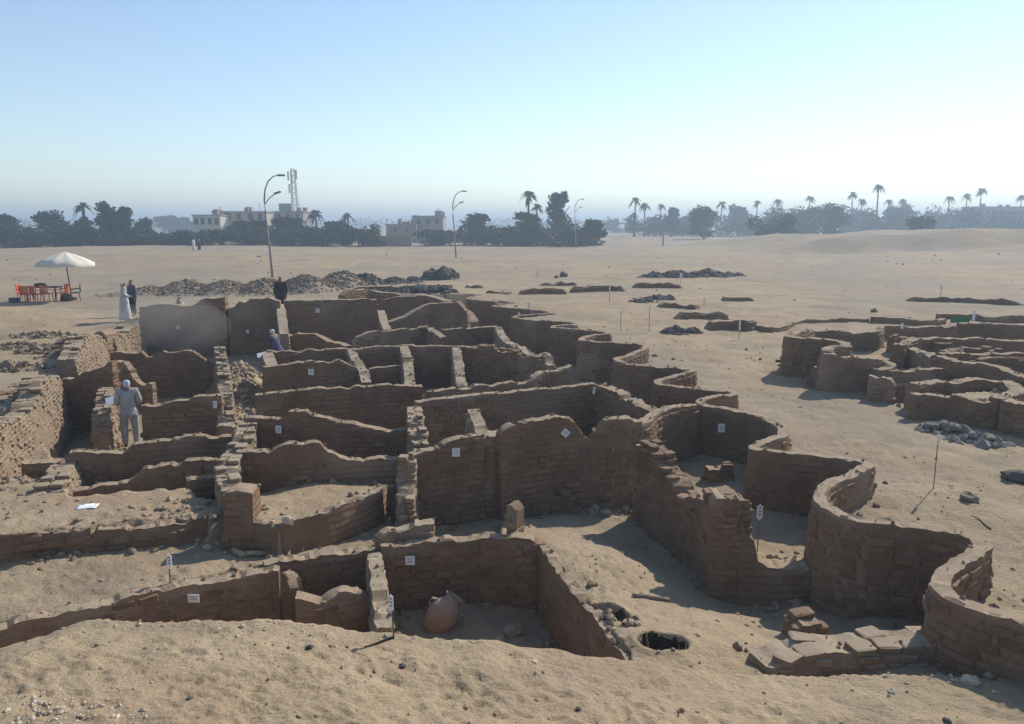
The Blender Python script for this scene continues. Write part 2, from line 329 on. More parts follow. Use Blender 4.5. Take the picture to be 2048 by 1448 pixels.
# coarse remainder behind and beside the viewer
rs2 = [0.05, 1.0, 2.0, 3.0]
while rs2[-1] < 4200: rs2.append(rs2[-1] * 1.12)
co2, f2 = grid_mesh('g', np.array(rs2), np.radians(np.arange(58.0, 302.01, 4)), 'sand')
co3, f3 = grid_mesh('g', np.array([0.05, 1.0, 2.0, 3.0]), np.radians(np.arange(-58, 58.01, 2)), 'sand')
co = np.concatenate([co1, co2, co3]); fc = np.concatenate([f1, f2 + len(co1), f3 + len(co1) + len(co2)])
me = bpy.data.meshes.new('ground'); me.vertices.add(len(co)); me.vertices.foreach_set('co', co.ravel())
me.loops.add(len(fc) * 4); me.loops.foreach_set('vertex_index', fc.ravel().astype(np.int32)); me.polygons.add(len(fc))
me.polygons.foreach_set('loop_start', np.arange(0, len(fc) * 4, 4, dtype=np.int32)); me.polygons.foreach_set('use_smooth', np.ones(len(fc), bool))
me.update(); me.validate(); me.materials.append(MATS['sand'])
ground = link(bpy.data.objects.new('ground', me)); tag(ground, 'pale trampled desert sand of the dig and the plain', 'ground', kind='structure')

# ------------------------------------------------------------------ bricks and walls
def rock_verts(sub=1, seed=0, flat=.75):
    rnd = random.Random(seed); bm = bmesh.new(); bmesh.ops.create_icosphere(bm, subdivisions=sub, radius=1)
    ph = rnd.uniform(0, 50)
    for v in bm.verts:
        d = 1 + .55 * mnoise.noise(v.co * 1.3 + Vector((ph, 0, 0))); v.co = Vector((v.co.x * d, v.co.y * d * .8, v.co.z * d * flat))
    V = np.array([v.co[:] for v in bm.verts]); F = [tuple(x.index for x in f.verts) for f in bm.faces]; bm.free(); return V, F
RK = [rock_verts(1, i) for i in range(8)]; RK2 = [rock_verts(2, 20 + i) for i in range(5)]
def brick_mesh(i, mt='brick'):
    rnd = random.Random(i); bm = bmesh.new()
    bmesh.ops.create_cube(bm, size=1)
    bmesh.ops.bevel(bm, geom=bm.edges[:], offset=0.11, segments=1, affect='EDGES', profile=0.5)
    for v in bm.verts: v.co += Vector((rnd.uniform(-.045, .045), rnd.uniform(-.03, .03), rnd.uniform(-.07, .07)))
    me = bpy.data.meshes.new('brick'); bm.to_mesh(me); bm.free(); me.materials.append(MATS[mt]); return me
BR = [brick_mesh(i) for i in range(10)]; BRP = [brick_mesh(i, 'brickpale_sun') for i in range(10)]
BRV = [np.array([v.co[:] for v in m.vertices]) for m in BR]; BRF = [[tuple(p.vertices) for p in m.polygons] for m in BR]
NB = [0]
def resample(pts, step):
    seg = [(pts[i + 1] - pts[i]).length for i in range(len(pts) - 1)]; L = sum(seg); n = max(2, int(round(L / step)) + 1)
    out = []; acc = 0; i = 0
    for k in range(n):
        s = L * k / (n - 1)
        while i < len(seg) - 1 and acc + seg[i] < s: acc += seg[i]; i += 1
        t = (s - acc) / max(seg[i], 1e-9); out.append(pts[i].lerp(pts[i + 1], min(max(t, 0), 1)))
    return out, L
def wall(name, label, top, zb, thick=.28, prof=None, smooth=False, centre=False, group=None, rough=.02, plaster=.12, parts=True, mt=None, lean=0.03, flip=False, jag=0.035, coursing=0.115, maxb=300, cat='wall', pale=False, taper=False, rag=.75, recess=.055):
    """top: (px,py,z) along the crest; prof: crest as it is seen; zb: level of the foot"""
    mt = mt or ('mudpale_sun' if pale else 'mud')
    pw = [P(*t) for t in top]
    if smooth: pw = catmull(pw, 6)
    dmean = sum(p.y for p in pw) / len(pw)
    step = .075 if dmean < 17 else .11 if dmean < 24 else .16 if dmean < 32 else .25
    pts, L = resample(pw, step); n = len(pts)
    xyp = [Vector((p.x, p.y, 0)) for p in pts]
    # crest heights
    zt = []
    for k, p in enumerate(pts):
        z = p.z
        if prof:
            for _ in range(4):
                x = proj_px(p.x, p.y, z); py = np.interp(x, [q[0] for q in prof], [q[1] for q in prof]); z = CAMZ + p.y * ratio(py)
        zt.append(z)
    sd = random.uniform(0, 99)
    nrm = []
    for k in range(n):
        t = (xyp[min(k + 1, n - 1)] - xyp[max(k - 1, 0)]).normalized(); v = Vector((-t.y, t.x, 0))
        nrm.append(v)
    if not centre:
        mid = n // 2
        s = 1 if nrm[mid].dot(xyp[mid]) > 0 else -1
        if flip: s = -s
        nrm = [v * s for v in nrm]
        ctr = [p + v * thick / 2 for p, v in zip(xyp, nrm)]
    else: ctr = xyp
    zq = []; nxt = 0; drop = 0
    for k in range(n):
        s = k / (n - 1) * L
        if s >= nxt: nxt = s + random.uniform(.12, .42); drop = random.choice((0, 0, .015, .03, .055, .09)) * rag
        z = zt[k] + jag * (nz(s * 2.6, sd) * .9 + nz(s * 7.0, sd, 3) * .6) - drop
        if taper: e = min(s, L - s) / (L * .13) + .25 * nz(s * 1.1, sd, 8); z = zb + .3 + (z - zb - .3) * min(1, max(.05, e)) ** .6
        zq.append(max(z, zb + .12))
    zmin, zmax = zb, max(zq)
    m = max(3, int((max(zq) - zb) / (.12 if dmean < 22 else .2)))
    verts = []; faces = []
    for k in range(n):
        row = []
        zk = zq[k] - (recess if plaster < -.15 else 0); H = zk - zb
        for sgn in (-1, 1):
            zz = [j / m for j in range(m + 1)]
            if sgn > 0: zz = zz[::-1]
            for j, t in enumerate(zz):
                z = zb + H * t
                half = thick / 2 * (1 - .05 * (t > .98)) + lean * (1 - t) + (.03 * nz(ctr[k].x * 6, ctr[k].y * 6, z * 6 + 5 * sgn) if t > .9 else 0)
                dsp = rough * (nz(ctr[k].x * 1.3 + 7 * sgn, ctr[k].y * 1.3, z * 1.3) * .9 + nz(ctr[k].x * 4.1, ctr[k].y * 4.1 + 9 * sgn, z * 5.3) * .6)
                if k in (0, n - 1): half *= .94
                p = ctr[k] + nrm[k] * (sgn * (half - .02) + sgn * dsp)
                row.append((p.x, p.y, z + (.03 * nz(p.x * 9, p.y * 9, sgn) if t > .98 else 0)))
            if sgn < 0:
                c = ctr[k]; 
                for e in (-.22, .22):
                    c2 = c + nrm[k] * (thick * e); row.append((c2.x, c2.y, zk + .05 * nz(c2.x * 9, c2.y * 9, 2 + e)))
        verts += row
    w_ = 2 * (m + 1) + 2
    for k in range(n - 1):
        for j in range(w_ - 1):
            a = k * w_ + j; faces.append((a, a + 1, a + w_ + 1, a + w_))
    faces.append(tuple(range(w_ - 1, -1, -1))); faces.append(tuple((n - 1) * w_ + j for j in range(w_)))
    root = empty(name, (ctr[n // 2].x, ctr[n // 2].y, zb), 0, label, cat, group); root['kind'] = 'thing'
    core = mesh_obj('mud_core', verts, faces, mt, None, True); core.parent = root; core.data.set_sharp_from_angle(angle=R(28)); core.matrix_parent_inverse = Matrix.Translation(-Vector(root.location))
    bm = bmesh.new(); bm.from_mesh(core.data); bmesh.ops.recalc_face_normals(bm, faces=bm.faces[:]); bm.to_mesh(core.data); bm.free(); core.data.set_sharp_from_angle(angle=R(20))
    # bricks: courses laid along the crest line; rough walls show two bricks in the thickness
    ruin = plaster < -.15
    bl = .27 if ruin else .34; cs = .095 if ruin else .116
    rows = 2 if (ruin and thick > .27) else 1
    cand = []
    nc = int((zmax - zb) / cs) + 2
    for c in range(nc):
      z0 = zb + c * cs
      for rw in range(rows):
        s = -random.uniform(0, bl); off = 0 if rows == 1 else (rw - .5) * thick * .5
        while s < L:
            ln = bl * random.uniform(.8, 1.15); sm_ = s + ln / 2
            if 0.02 < sm_ < L - .02:
                u = sm_ / L * (n - 1); i = min(int(u), n - 2); f = u - i
                cc = ctr[i].lerp(ctr[i + 1], f); nn = nrm[i].lerp(nrm[i + 1], f).normalized(); ztop = zq[i] * (1 - f) + zq[i + 1] * f
                a0 = max(s, 0.01); a1 = min(s + ln, L - .01); ln2 = a1 - a0
                topc = z0 + cs
                cap = topc > ztop - cs
                lim = ztop + (.05 if ruin else -.03)
                if ruin and cap and random.random() < .3: lim -= cs
                if topc < lim and ln2 > .1:
                    cov = nz(cc.x * .55 + sd, cc.y * .55, z0 * .9) + .35 * nz(cc.x * 2.2, cc.y * 2.2 + sd, z0 * 2.2)
                    if cov > plaster - .34 and not (ruin and random.random() < .05):
                        lf = lean * (1 - (z0 - zb) / max(ztop - zb, .1))
                        dep = (thick + 2 * lf) / rows
                        cand.append((cc + nn * (off * (1 + 2 * lf / thick)), nn, z0 + cs / 2, ln2 - .02, dep + .004 + random.uniform(-.02, .010) - (random.choice((0, 0, .02, .05)) if ruin else 0), cap))
            s += ln
    seen = sorted(cand, key=lambda b: b[0].length - (1.5 if b[5] else 0))
    use_parts = parts and dmean < 27
    pn = seen[:maxb] if use_parts else []
    rest = seen[maxb:] if use_parts else seen
    bset = BRP if pale else BR; tl = .06 if ruin else .018
    for (cc, nn, z, ln, dep, cap) in pn:
        o = bpy.data.objects.new('brick', random.choice(bset)); COL.objects.link(o); o.parent = root
        ang = math.atan2(nn.y, nn.x) - math.pi / 2 + random.gauss(0, tl * (2 if cap else 1))
        loc = Vector((cc.x, cc.y, z)) + nn * random.gauss(0, .008) - Vector(root.location)
        o.matrix_local = Matrix.Translation(loc) @ Matrix.Rotation(ang, 4, 'Z') @ Matrix.Rotation(random.gauss(0, tl), 4, 'Y') @ Matrix.Diagonal((ln, dep, (cs - .014) * random.uniform(.92, 1.05), 1)); NB[0] += 1
    if rest:
        vv = []; ff = []
        for (cc, nn, z, ln, dep, cap) in rest:
            q = random.randrange(10); ang = math.atan2(nn.y, nn.x) - math.pi / 2 + random.gauss(0, tl)
            v = BRV[q] * np.array([ln, dep, cs - .015]); ca, sa = math.cos(ang), math.sin(ang)
            x = v[:, 0] * ca - v[:, 1] * sa + cc.x - root.location.x; y = v[:, 0] * sa + v[:, 1] * ca + cc.y - root.location.y; zz = v[:, 2] + z - zb
            o0 = len(vv); vv += list(zip(x, y, zz)); ff += [tuple(i + o0 for i in t) for t in BRF[q]]
        o = mesh_obj('brickwork', vv, ff, 'brickpale_sun' if pale else 'brick', root); o['kind'] = 'stuff'
    # crumbs on the crest and fallen at the foot
    vv = []; ff = []; n0 = 0; pts = []
    if dmean < 32:
        for _ in range(int(L * (7 if dmean < 20 else 5))):
            k = random.randrange(n); pts.append((ctr[k] + nrm[k] * random.uniform(-.45, .45) * thick, zq[k] + .015, random.choice((.008, .011, .014, .018, .035))))
        fx = []
        for _ in range(int(L * (9 if dmean < 20 else 5))):
            k = random.randrange(n); fx.append((ctr[k] + nrm[k] * random.choice((-1, 1)) * (thick / 2 + lean + abs(random.gauss(0, .14)) + .02), random.choice((.018, .025, .035, .05, .075))))
        if fx:
            zf = terrain(np.array([q[0].x for q in fx]), np.array([q[0].y for q in fx])); pts += [(q[0], z + q[1] * .3, q[1]) for q, z in zip(fx, zf) if z < max(zq) - .1]
        for (c, z, sz) in pts:
            V, F = random.choice(RK); a = random.uniform(0, 6.28); ca, sa = math.cos(a), math.sin(a); X = V[:, 0] * sz * random.uniform(.8, 1.4); Y = V[:, 1] * sz
            vv.append(np.stack([X * ca - Y * sa + c.x - root.location.x, X * sa + Y * ca + c.y - root.location.y, V[:, 2] * sz + z - zb], 1)); ff += [tuple(i + n0 for i in f) for f in F]; n0 += len(V)
        if vv: o = mesh_obj('crumbs', np.concatenate(vv).tolist(), ff, 'mudpale_sun', root); o['kind'] = 'stuff'
    return root

GW = 'mudbrick walls of the dig'
# the wavy wall along the right side of the dig
wall('wavy_wall', 'long serpentine mudbrick wall winding along the right side of the sunken rooms', [(a, b, SERPZ) for a, b in SERP], -1.6, thick=.25, smooth=True, centre=True, rough=.02, jag=.02, plaster=.0, maxb=300, lean=.06, rag=.3)
# --- front row
wall('room_wall', 'front left mudbrick wall with a small white card near the sand edge', [(-60, 1272, -.8), (0, 1255, -.8), (109, 1230, -.8), (200, 1211, -.8), (380, 1166, -.8), (470, 1150, -.8), (556, 1143, -.8)], -2.0, group=GW, plaster=.25, lean=.05)
wall('room_wall', 'short eroded wall stub between the front left wall and the low alcove wall', [(556, 1143, -.82), (566, 1152, -.85), (575, 1180, -.95)], -2.0, thick=.22, group=GW, prof=[(550, 1143), (566, 1150), (575, 1178)])
wall('room_wall', 'low crumbling wall at the front of the alcove beside the front left wall', [(590, 1215, -1.05), (640, 1212, -1.05), (735, 1193, -1.05)], -2.0, thick=.3, group=GW, prof=[(590, 1198), (610, 1202), (645, 1205), (662, 1195), (690, 1187), (735, 1190)], jag=.05)
wall('room_wall', 'back wall of the small front alcove, left of the cross wall', [(530, 1131, -.87), (600, 1118, -.87), (680, 1107, -.87), (738, 1099, -.87)], -2.0, group=GW, plaster=.2)
wall('room_wall', 'front room back wall with a blue-white card above the pottery jar', [(762, 1097, -.86), (850, 1086, -.83), (980, 1080, -.8), (1078, 1083, -.8)], -2.0, group=GW, plaster=.2, prof=[(762, 1097), (850, 1086), (930, 1082), (980, 1076), (1040, 1076), (1078, 1084)])
wall('cross_wall', 'narrow sunlit cross wall running toward the viewer between alcove and jar room', [(747, 1100, -.86), (757, 1165, -.86), (768, 1255, -.95)], -2.0, thick=.26, centre=True, group=GW, jag=.05, pale=True)
wall('cross_wall', 'diagonal retaining wall between the jar room and the big sunlit room', [(1075, 1084, -.8), (1108, 1140, -.83), (1160, 1205, -.85), (1250, 1316, -.72)], -2.0, thick=.2, group=GW, flip=False, jag=.05, plaster=.3)
wall('low_wall', 'low block of bricks beside the end of the tall sunlit cross wall', [(765, 1075, -.75), (800, 1060, -.7), (868, 1052, -.65)], -1.2, thick=.3, group=GW, prof=[(765, 1078), (785, 1062), (812, 1055), (820, 1052), (868, 1050)], pale=True)
# --- long wall on the left, its pier, the cut bank
wall('long_wall', 'long low mudbrick wall running across the left half behind the marker stake', [(-120, 1098, -.62), (0, 1085, -.62), (68, 1074, -.62), (164, 1065, -.62), (219, 1060, -.62), (300, 1053, -.62), (355, 1045, -.61), (410, 1032, -.60), (445, 1026, -.6)], -1.2, thick=.3, group=GW, plaster=.3, lean=.06)
wall('wall_pier', 'square brick pier with a white card at the end of the long low wall', [(443, 985, -.10), (503, 984, -.10)], -1.3, thick=.5, group=GW, prof=[(440, 1000), (452, 985), (500, 983), (506, 990)], lean=.05)
wall('bank_wall', 'curved cut bank retaining the raised sand floor right of the brick pier', [(500, 1041, -.58), (552, 1047, -.58), (610, 1035, -.57), (668, 1020, -.57), (755, 986, -.57), (776, 962, -.57)], -1.3, thick=.22, smooth=True, group=GW, plaster=.5, jag=.04)
# --- wall G and W4, W5
wall('room_wall', 'ragged wall with a high hump behind the raised sand floor', [(470, 890, 0.0), (586, 884, 0.02), (795, 876, 0.0)], -1.1, group=GW, prof=[(470, 904), (508, 903), (530, 902), (540, 897), (559, 887), (586, 880), (600, 885), (638, 883), (652, 899), (684, 919), (709, 917), (725, 924), (759, 917), (795, 921)], jag=.02, plaster=.25)
wall('room_wall', 'stepped ruined wall with a white card behind the high-humped wall', [(486, 836, 0.0), (611, 834, 0.02), (820, 832, 0.02)], -1.6, group=GW, prof=[(486, 836), (561, 834), (564, 826), (611, 822), (622, 832), (652, 837), (675, 846), (700, 845), (725, 853), (764, 860), (777, 865), (822, 857)], jag=.02)
wall('room_wall', 'long even wall across the middle, left of the tall stepped cross wall', [(512, 789, 0), (635, 778, 0), (738, 772, 0), (845, 768, 0)], -1.6, group=GW, jag=.02)
wall('room_wall', 'low lit-topped wall running behind the central long wall to a rounded end', [(860, 782, -.1), (952, 772, -.1), (1067, 763, -.1), (1092, 757, -.1), (1148, 750, -.1)], -1.6, group=GW, prof=[(860, 782), (952, 772), (1064, 762), (1072, 753), (1090, 742), (1138, 735), (1148, 730)], jag=.02)
wall('room_wall', 'central long wall joining the curved wall on its right', [(835, 803, .1), (900, 796, .1), (1000, 787, .1), (1090, 778, .1), (1180, 769, .1), (1216, 768, .1)], -1.6, group=GW, jag=.02, plaster=.25)
wall('curved_wall', 'curved wall end bending toward the viewer right of the central long wall', [(1216, 768, .1), (1255, 782, .1), (1289, 802, .08), (1330, 820, .02)], -1.5, thick=.36, smooth=True, group=GW, jag=.05, flip=True)
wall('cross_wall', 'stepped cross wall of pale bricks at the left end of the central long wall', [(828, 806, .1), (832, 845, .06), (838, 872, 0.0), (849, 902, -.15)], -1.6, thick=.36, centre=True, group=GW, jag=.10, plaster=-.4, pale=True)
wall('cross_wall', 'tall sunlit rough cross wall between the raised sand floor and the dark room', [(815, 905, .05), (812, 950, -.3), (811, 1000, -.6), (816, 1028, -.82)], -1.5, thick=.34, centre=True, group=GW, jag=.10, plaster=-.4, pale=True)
wall('room_wall', 'brown brick wall with a white card between two tall cross walls', [(828, 902, .05), (880, 893, .05), (970, 880, .08)], -1.6, group=GW, prof=[(828, 908), (850, 903), (878, 897), (889, 882), (930, 873), (970, 869)], plaster=0)
wall('wall_pier', 'tall square wall end in the centre with a worn pale top', [(968, 874, .12), (1005, 872, .12)], -1.6, thick=.5, group=GW, jag=.05, pale=True)
wall('cross_wall', 'pointed wall stump standing behind the tall square wall end', [(946, 816, .25), (954, 835, .2), (970, 870, .1)], -1.6, thick=.3, centre=True, group=GW, jag=.06, prof=None, pale=True)
wall('room_wall', 'notched wall with a tilted white card behind the big sunlit room', [(1002, 872, .2), (1130, 856, .2), (1285, 852, .2)], -1.6, group=GW, prof=[(1002, 868), (1018, 856), (1036, 848), (1044, 842), (1098, 839), (1110, 834), (1140, 834), (1152, 845), (1175, 877), (1190, 881), (1198, 862), (1204, 848), (1215, 841), (1262, 838), (1268, 845), (1285, 846)], jag=.015, plaster=.35)
wall('curved_wall', 'curved wall of the round bay rising to the wavy wall beside a white card', [(1278, 850, .15), (1303, 842, .12), (1322, 826, .1), (1355, 816, .08), (1398, 810, .03)], -1.5, thick=.3, smooth=True, group=GW, jag=.02, plaster=.3)
wall('brick_bench', 'low brick bench at the foot of the notched wall', [(1015, 992, -1.05), (1085, 988, -1.05), (1150, 984, -1.05)], -1.7, thick=.5, group=GW, plaster=-.2)
wall('wall_stump', 'small leaning wall stump between the dark room and the big sunlit room', [(1012, 1012, -.35), (1032, 1016, -.35)], -1.3, thick=.3, group=GW, prof=[(1007, 1020), (1012, 1010), (1026, 1010), (1036, 1030)], jag=.05, pale=True)
wall('diagonal_wall', 'broken brick wall running toward the viewer right of the big sunlit room', [(1267, 884, .1), (1345, 925, .1), (1457, 996, .1)], -2.0, thick=.42, group=GW, jag=.05, plaster=-.35, prof=[(1262, 884), (1290, 886), (1304, 904), (1322, 929), (1336, 950), (1350, 976), (1388, 992), (1412, 1006), (1422, 998), (1460, 996)])
wall('wall_pier', 'ruined brick pier at the near end of the diagonal wall, beside the white marker', [(1426, 996, .1), (1486, 996, .1)], -2.0, thick=.55, group=GW, plaster=-.3, prof=[(1424, 1000), (1434, 992), (1484, 991), (1490, 1000)], jag=.05)
wall('low_wall', 'crumbled wall stepping down from the ruined pier to a low ledge by the wavy wall', [(1484, 1010, .0), (1560, 1012, .0), (1634, 1012, .0)], -2.0, thick=.4, group=GW, jag=.05, plaster=.1, prof=[(1484, 1030), (1492, 1066), (1514, 1084), (1518, 1122), (1535, 1136), (1634, 1141)])
wall('brick_wall_remnant', 'flattened sunlit brick wall remnant at the right front edge', [(1548, 1332, -.66), (1640, 1308, -.66), (1760, 1296, -.64), (1905, 1290, -.62)], -1.2, thick=.46, group=GW, jag=.04, plaster=-.6, prof=None, pale=True, recess=.012, rag=.4, lean=.12)
wall('brick_block', 'small dark brick block near the foot of the near bay', [(1595, 1262, -.95), (1655, 1258, -.95)], -1.4, thick=.4, group=GW, prof=[(1590, 1262), (1605, 1248), (1645, 1245), (1660, 1262)], plaster=-.4)
wall('brick_block', 'low step of bricks in the shade of the round bay', [(1420, 934, -.85), (1470, 932, -.85)], -1.4, thick=.35, group=GW, plaster=-.4)
# --- row of rooms behind
wall('room_wall', 'brown wall with a white card in the row of small square rooms', [(530, 735, 0), (600, 728, 0), (715, 720, 0)], -1.6, group=GW, prof=[(527, 734), (557, 731), (596, 726), (678, 720), (690, 724), (715, 735)], parts=True)
wall('room_wall', 'low inner wall between two stepped cross walls of the small rooms', [(738, 727, -.15), (800, 725, -.15)], -1.6, group=GW, prof=[(735, 737), (798, 732)])
wall('room_wall', 'back wall of the row of small square rooms', [(532, 703, 0), (592, 701, 0), (695, 696, 0), (794, 691, 0), (902, 691, 0), (990, 690, 0)], -1.6, group=GW, jag=.02)
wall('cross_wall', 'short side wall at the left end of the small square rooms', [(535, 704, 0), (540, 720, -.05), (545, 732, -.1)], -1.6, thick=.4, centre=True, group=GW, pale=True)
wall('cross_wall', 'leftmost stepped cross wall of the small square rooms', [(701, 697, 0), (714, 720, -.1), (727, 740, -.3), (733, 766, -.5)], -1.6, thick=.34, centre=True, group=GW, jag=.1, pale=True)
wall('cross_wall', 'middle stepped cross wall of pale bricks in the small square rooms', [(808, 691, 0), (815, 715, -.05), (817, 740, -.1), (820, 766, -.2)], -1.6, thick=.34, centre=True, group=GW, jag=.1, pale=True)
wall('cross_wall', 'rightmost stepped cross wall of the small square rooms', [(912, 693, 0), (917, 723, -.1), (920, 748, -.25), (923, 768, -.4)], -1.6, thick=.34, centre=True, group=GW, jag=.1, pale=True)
wall('room_wall', 'ragged wall descending to the right of the small square rooms', [(930, 697, -.1), (1000, 702, -.15), (1095, 718, -.2)], -1.6, thick=.4, group=GW, prof=[(930, 692), (985, 692), (990, 699), (1024, 698), (1030, 706), (1060, 714), (1090, 722), (1104, 735)], plaster=-.2)
wall('cross_wall', 'stepped wall running toward the viewer beside the dark gap of the wavy wall', [(996, 652, 0), (1006, 672, 0), (1022, 686, -.05), (1045, 695, -.1), (1068, 710, -.15), (1092, 705, -.1), (1102, 726, -.3)], -1.6, thick=.36, centre=True, group=GW, jag=.08, pale=True)
wall('room_wall', 'far wall behind the row of small square rooms on the right', [(886, 659, 0), (996, 651, 0)], -1.6, group=GW, jag=.02)
wall('room_wall', 'far angled wall with a lit top behind the middle small rooms', [(708, 676, -.3), (775, 670, -.3), (858, 664, -.3)], -1.6, group=GW, prof=[(708, 682), (716, 672), (735, 664), (775, 661), (858, 652)])
wall('cross_wall', 'short lit-topped return of the far angled wall', [(858, 654, -.1), (872, 663, -.1), (886, 673, -.15)], -1.6, thick=.34, centre=True, group=GW)
wall('low_wall', 'low brown mud wall at the foot of the tall back wall', [(570, 672, -.6), (640, 672, -.6), (690, 700, -.9)], -1.6, group=GW, thick=.4, prof=[(570, 668), (630, 668), (650, 680), (690, 690)])
# --- tall back walls
wall('tall_wall', 'tall dark back wall right of the figure in black', [(566, 601, .75), (660, 600, .75), (755, 597, .75)], -1.6, group=GW, jag=.03, thick=.45)
wall('wall_stump', 'pale lit end of the tall dark back wall', [(762, 620, .3), (768, 640, .1), (774, 658, -.1)], -1.6, thick=.4, centre=True, group=GW, pale=True)
wall('tall_wall', 'tall dusty back wall at the upper left below the umbrella', [(278, 614, .7), (360, 612, .7), (450, 612, .7)], -1.7, thick=.45, group=GW, prof=[(278, 614), (308, 610), (338, 604), (350, 610), (389, 610), (396, 604), (407, 596), (450, 594), (452, 600)], jag=.03)
wall('tall_wall', 'brown back wall with a crenellated top behind the bending worker', [(455, 612, .7), (500, 611, .7), (560, 610, .7)], -1.7, thick=.45, group=GW, prof=[(455, 614), (470, 612), (473, 603), (482, 600), (484, 606), (498, 604), (502, 595), (553, 596), (560, 600)], jag=.01)
wall('cross_wall', 'narrow lit end of the wall below the figure in black', [(560, 606, .7), (565, 640, .3), (568, 664, 0)], -1.6, thick=.4, centre=True, group=GW, pale=True)
# ruins at the far end of the dig
wall('ruined_wall', 'dark far wall end at the back of the dig, first behind the tall walls', [(765, 592, .5), (830, 592, .5), (900, 606, .3)], -1.2, group=GW, thick=.5, prof=[(765, 600), (790, 594), (850, 590), (880, 600), (900, 603)], parts=False)
wall('ruined_wall', 'sloping dark ruin in the far middle of the dig', [(780, 640, -.1), (860, 630, 0), (935, 632, 0)], -1.5, group=GW, thick=.5, prof=[(780, 645), (815, 632), (850, 612), (880, 603), (915, 604), (925, 615), (935, 630)], parts=False)
wall('ruined_wall', 'farthest low ruined wall capped with sand at the back of the dig', [(690, 576, .4), (800, 573, .4), (905, 571, .4)], -.6, group=GW, thick=.6, prof=[(690, 580), (720, 574), (770, 572), (905, 570)], parts=False)
wall('ruined_wall', 'dark broken wall behind the sloping ruin', [(690, 590, .4), (740, 584, .4), (800, 584, .4)], -.8, group=GW, thick=.5, prof=[(690, 588), (700, 580), (740, 578), (760, 585), (800, 588)], parts=False)
wall('ruined_wall', 'brown room wall at the far end beside the wavy wall', [(945, 604, .1), (990, 606, .1)], -1.5, group=GW, thick=.5, prof=[(935, 604), (960, 600), (990, 602)], parts=False)
wall('ruined_wall', 'stepped dark pier at the far end of the wavy wall', [(915, 612, .05), (935, 622, 0), (950, 640, -.3)], -1.5, group=GW, thick=.45, centre=True, jag=.1, parts=False)
# --- left block
wall('room_wall', 'brown brick wall right of the standing worker, with a white card at its end', [(280, 806, -.05), (381, 802, -.05), (443, 799, -.05)], -1.6, group=GW, prof=[(280, 811), (333, 806), (336, 803), (381, 799), (386, 793), (419, 790), (443, 792)], plaster=-.1)
wall('room_wall', 'tall brick wall behind the standing worker with a dip in its crest', [(219, 707, 0), (320, 704, 0), (445, 702, 0)], -1.6, group=GW, prof=[(215, 706), (260, 703), (285, 704), (292, 715), (300, 717), (310, 708), (322, 702), (381, 701), (398, 708), (410, 718), (425, 727), (445, 728)], plaster=-.1)
wall('room_wall', 'broken inner wall with a slanting crest left of the standing worker', [(228, 728, -.05), (262, 730, -.05), (300, 730, -.05)], -1.6, group=GW, thick=.3, prof=[(226, 722), (247, 726), (264, 752), (280, 766), (300, 768)])
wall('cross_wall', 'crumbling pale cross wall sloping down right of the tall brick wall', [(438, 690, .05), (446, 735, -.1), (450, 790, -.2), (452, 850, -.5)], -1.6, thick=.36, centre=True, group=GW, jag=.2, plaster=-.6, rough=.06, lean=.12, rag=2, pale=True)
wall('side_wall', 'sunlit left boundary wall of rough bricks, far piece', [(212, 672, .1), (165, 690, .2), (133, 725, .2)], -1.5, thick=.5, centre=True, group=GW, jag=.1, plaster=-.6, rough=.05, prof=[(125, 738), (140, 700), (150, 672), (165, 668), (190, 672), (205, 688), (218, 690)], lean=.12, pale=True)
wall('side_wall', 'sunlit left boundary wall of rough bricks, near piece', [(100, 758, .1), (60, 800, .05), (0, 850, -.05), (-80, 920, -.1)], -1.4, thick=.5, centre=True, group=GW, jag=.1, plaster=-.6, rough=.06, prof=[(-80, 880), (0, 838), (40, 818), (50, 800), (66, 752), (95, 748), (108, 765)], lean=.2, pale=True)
wall('room_wall', 'dark brick wall of the narrow left room', [(108, 770, -.1), (132, 757, .05), (222, 724, .5)], -1.6, group=GW, plaster=-.1, thick=.35, prof=[(106, 772), (132, 758), (180, 738), (222, 722)])
wall('cross_wall', 'narrow rough wall end left of the standing worker', [(218, 742, -.05), (212, 770, -.1), (203, 810, -.3), (200, 850, -.7)], -1.6, thick=.4, centre=True, group=GW, jag=.1, plaster=-.5, pale=True)
wall('brick_steps', 'two worn brick steps at the foot of the narrow wall end', [(178, 865, -1.1), (205, 864, -1.1)], -1.6, thick=.6, group=GW, plaster=-.4, pale=True)
wall('room_wall', 'low dark wall in front of the standing worker', [(135, 900, -.28), (243, 893, -.28), (345, 885, -.28), (465, 878, -.28)], -1.3, group=GW, prof=[(135, 907), (150, 904), (243, 908), (258, 896), (264, 888), (340, 879), (345, 875), (383, 873), (465, 872)], jag=.03)
wall('low_wall', 'lower ruined wall in front of the low dark wall', [(128, 976, -.75), (191, 968, -.72), (287, 945, -.6), (350, 934, -.52), (445, 930, -.5)], -1.3, group=GW, prof=[(128, 981), (191, 970), (262, 959), (280, 945), (287, 935), (350, 929), (364, 921), (445, 922)], jag=.04, plaster=-.1)
wall('low_wall', 'small dark recess wall beside the brick pier with a card', [(375, 963, -.6), (410, 958, -.6), (440, 955, -.6)], -1.2, group=GW, thick=.3)
wall('cross_wall', 'pale eroded cross wall climbing from the pier toward the stepped ruined wall', [(494, 842, -.05), (482, 880, -.1), (455, 915, -.15), (455, 950, -.2), (470, 985, -.3)], -1.5, thick=.4, centre=True, group=GW, jag=.1, plaster=-.5, smooth=True, pale=True)
wall('cross_wall', 'low pale rubble wall at the left end of the low dark wall', [(130, 922, -.5), (105, 960, -.55), (90, 990, -.65)], -1.2, thick=.45, centre=True, group=GW, jag=.12, plaster=-.5, lean=.15, pale=True)
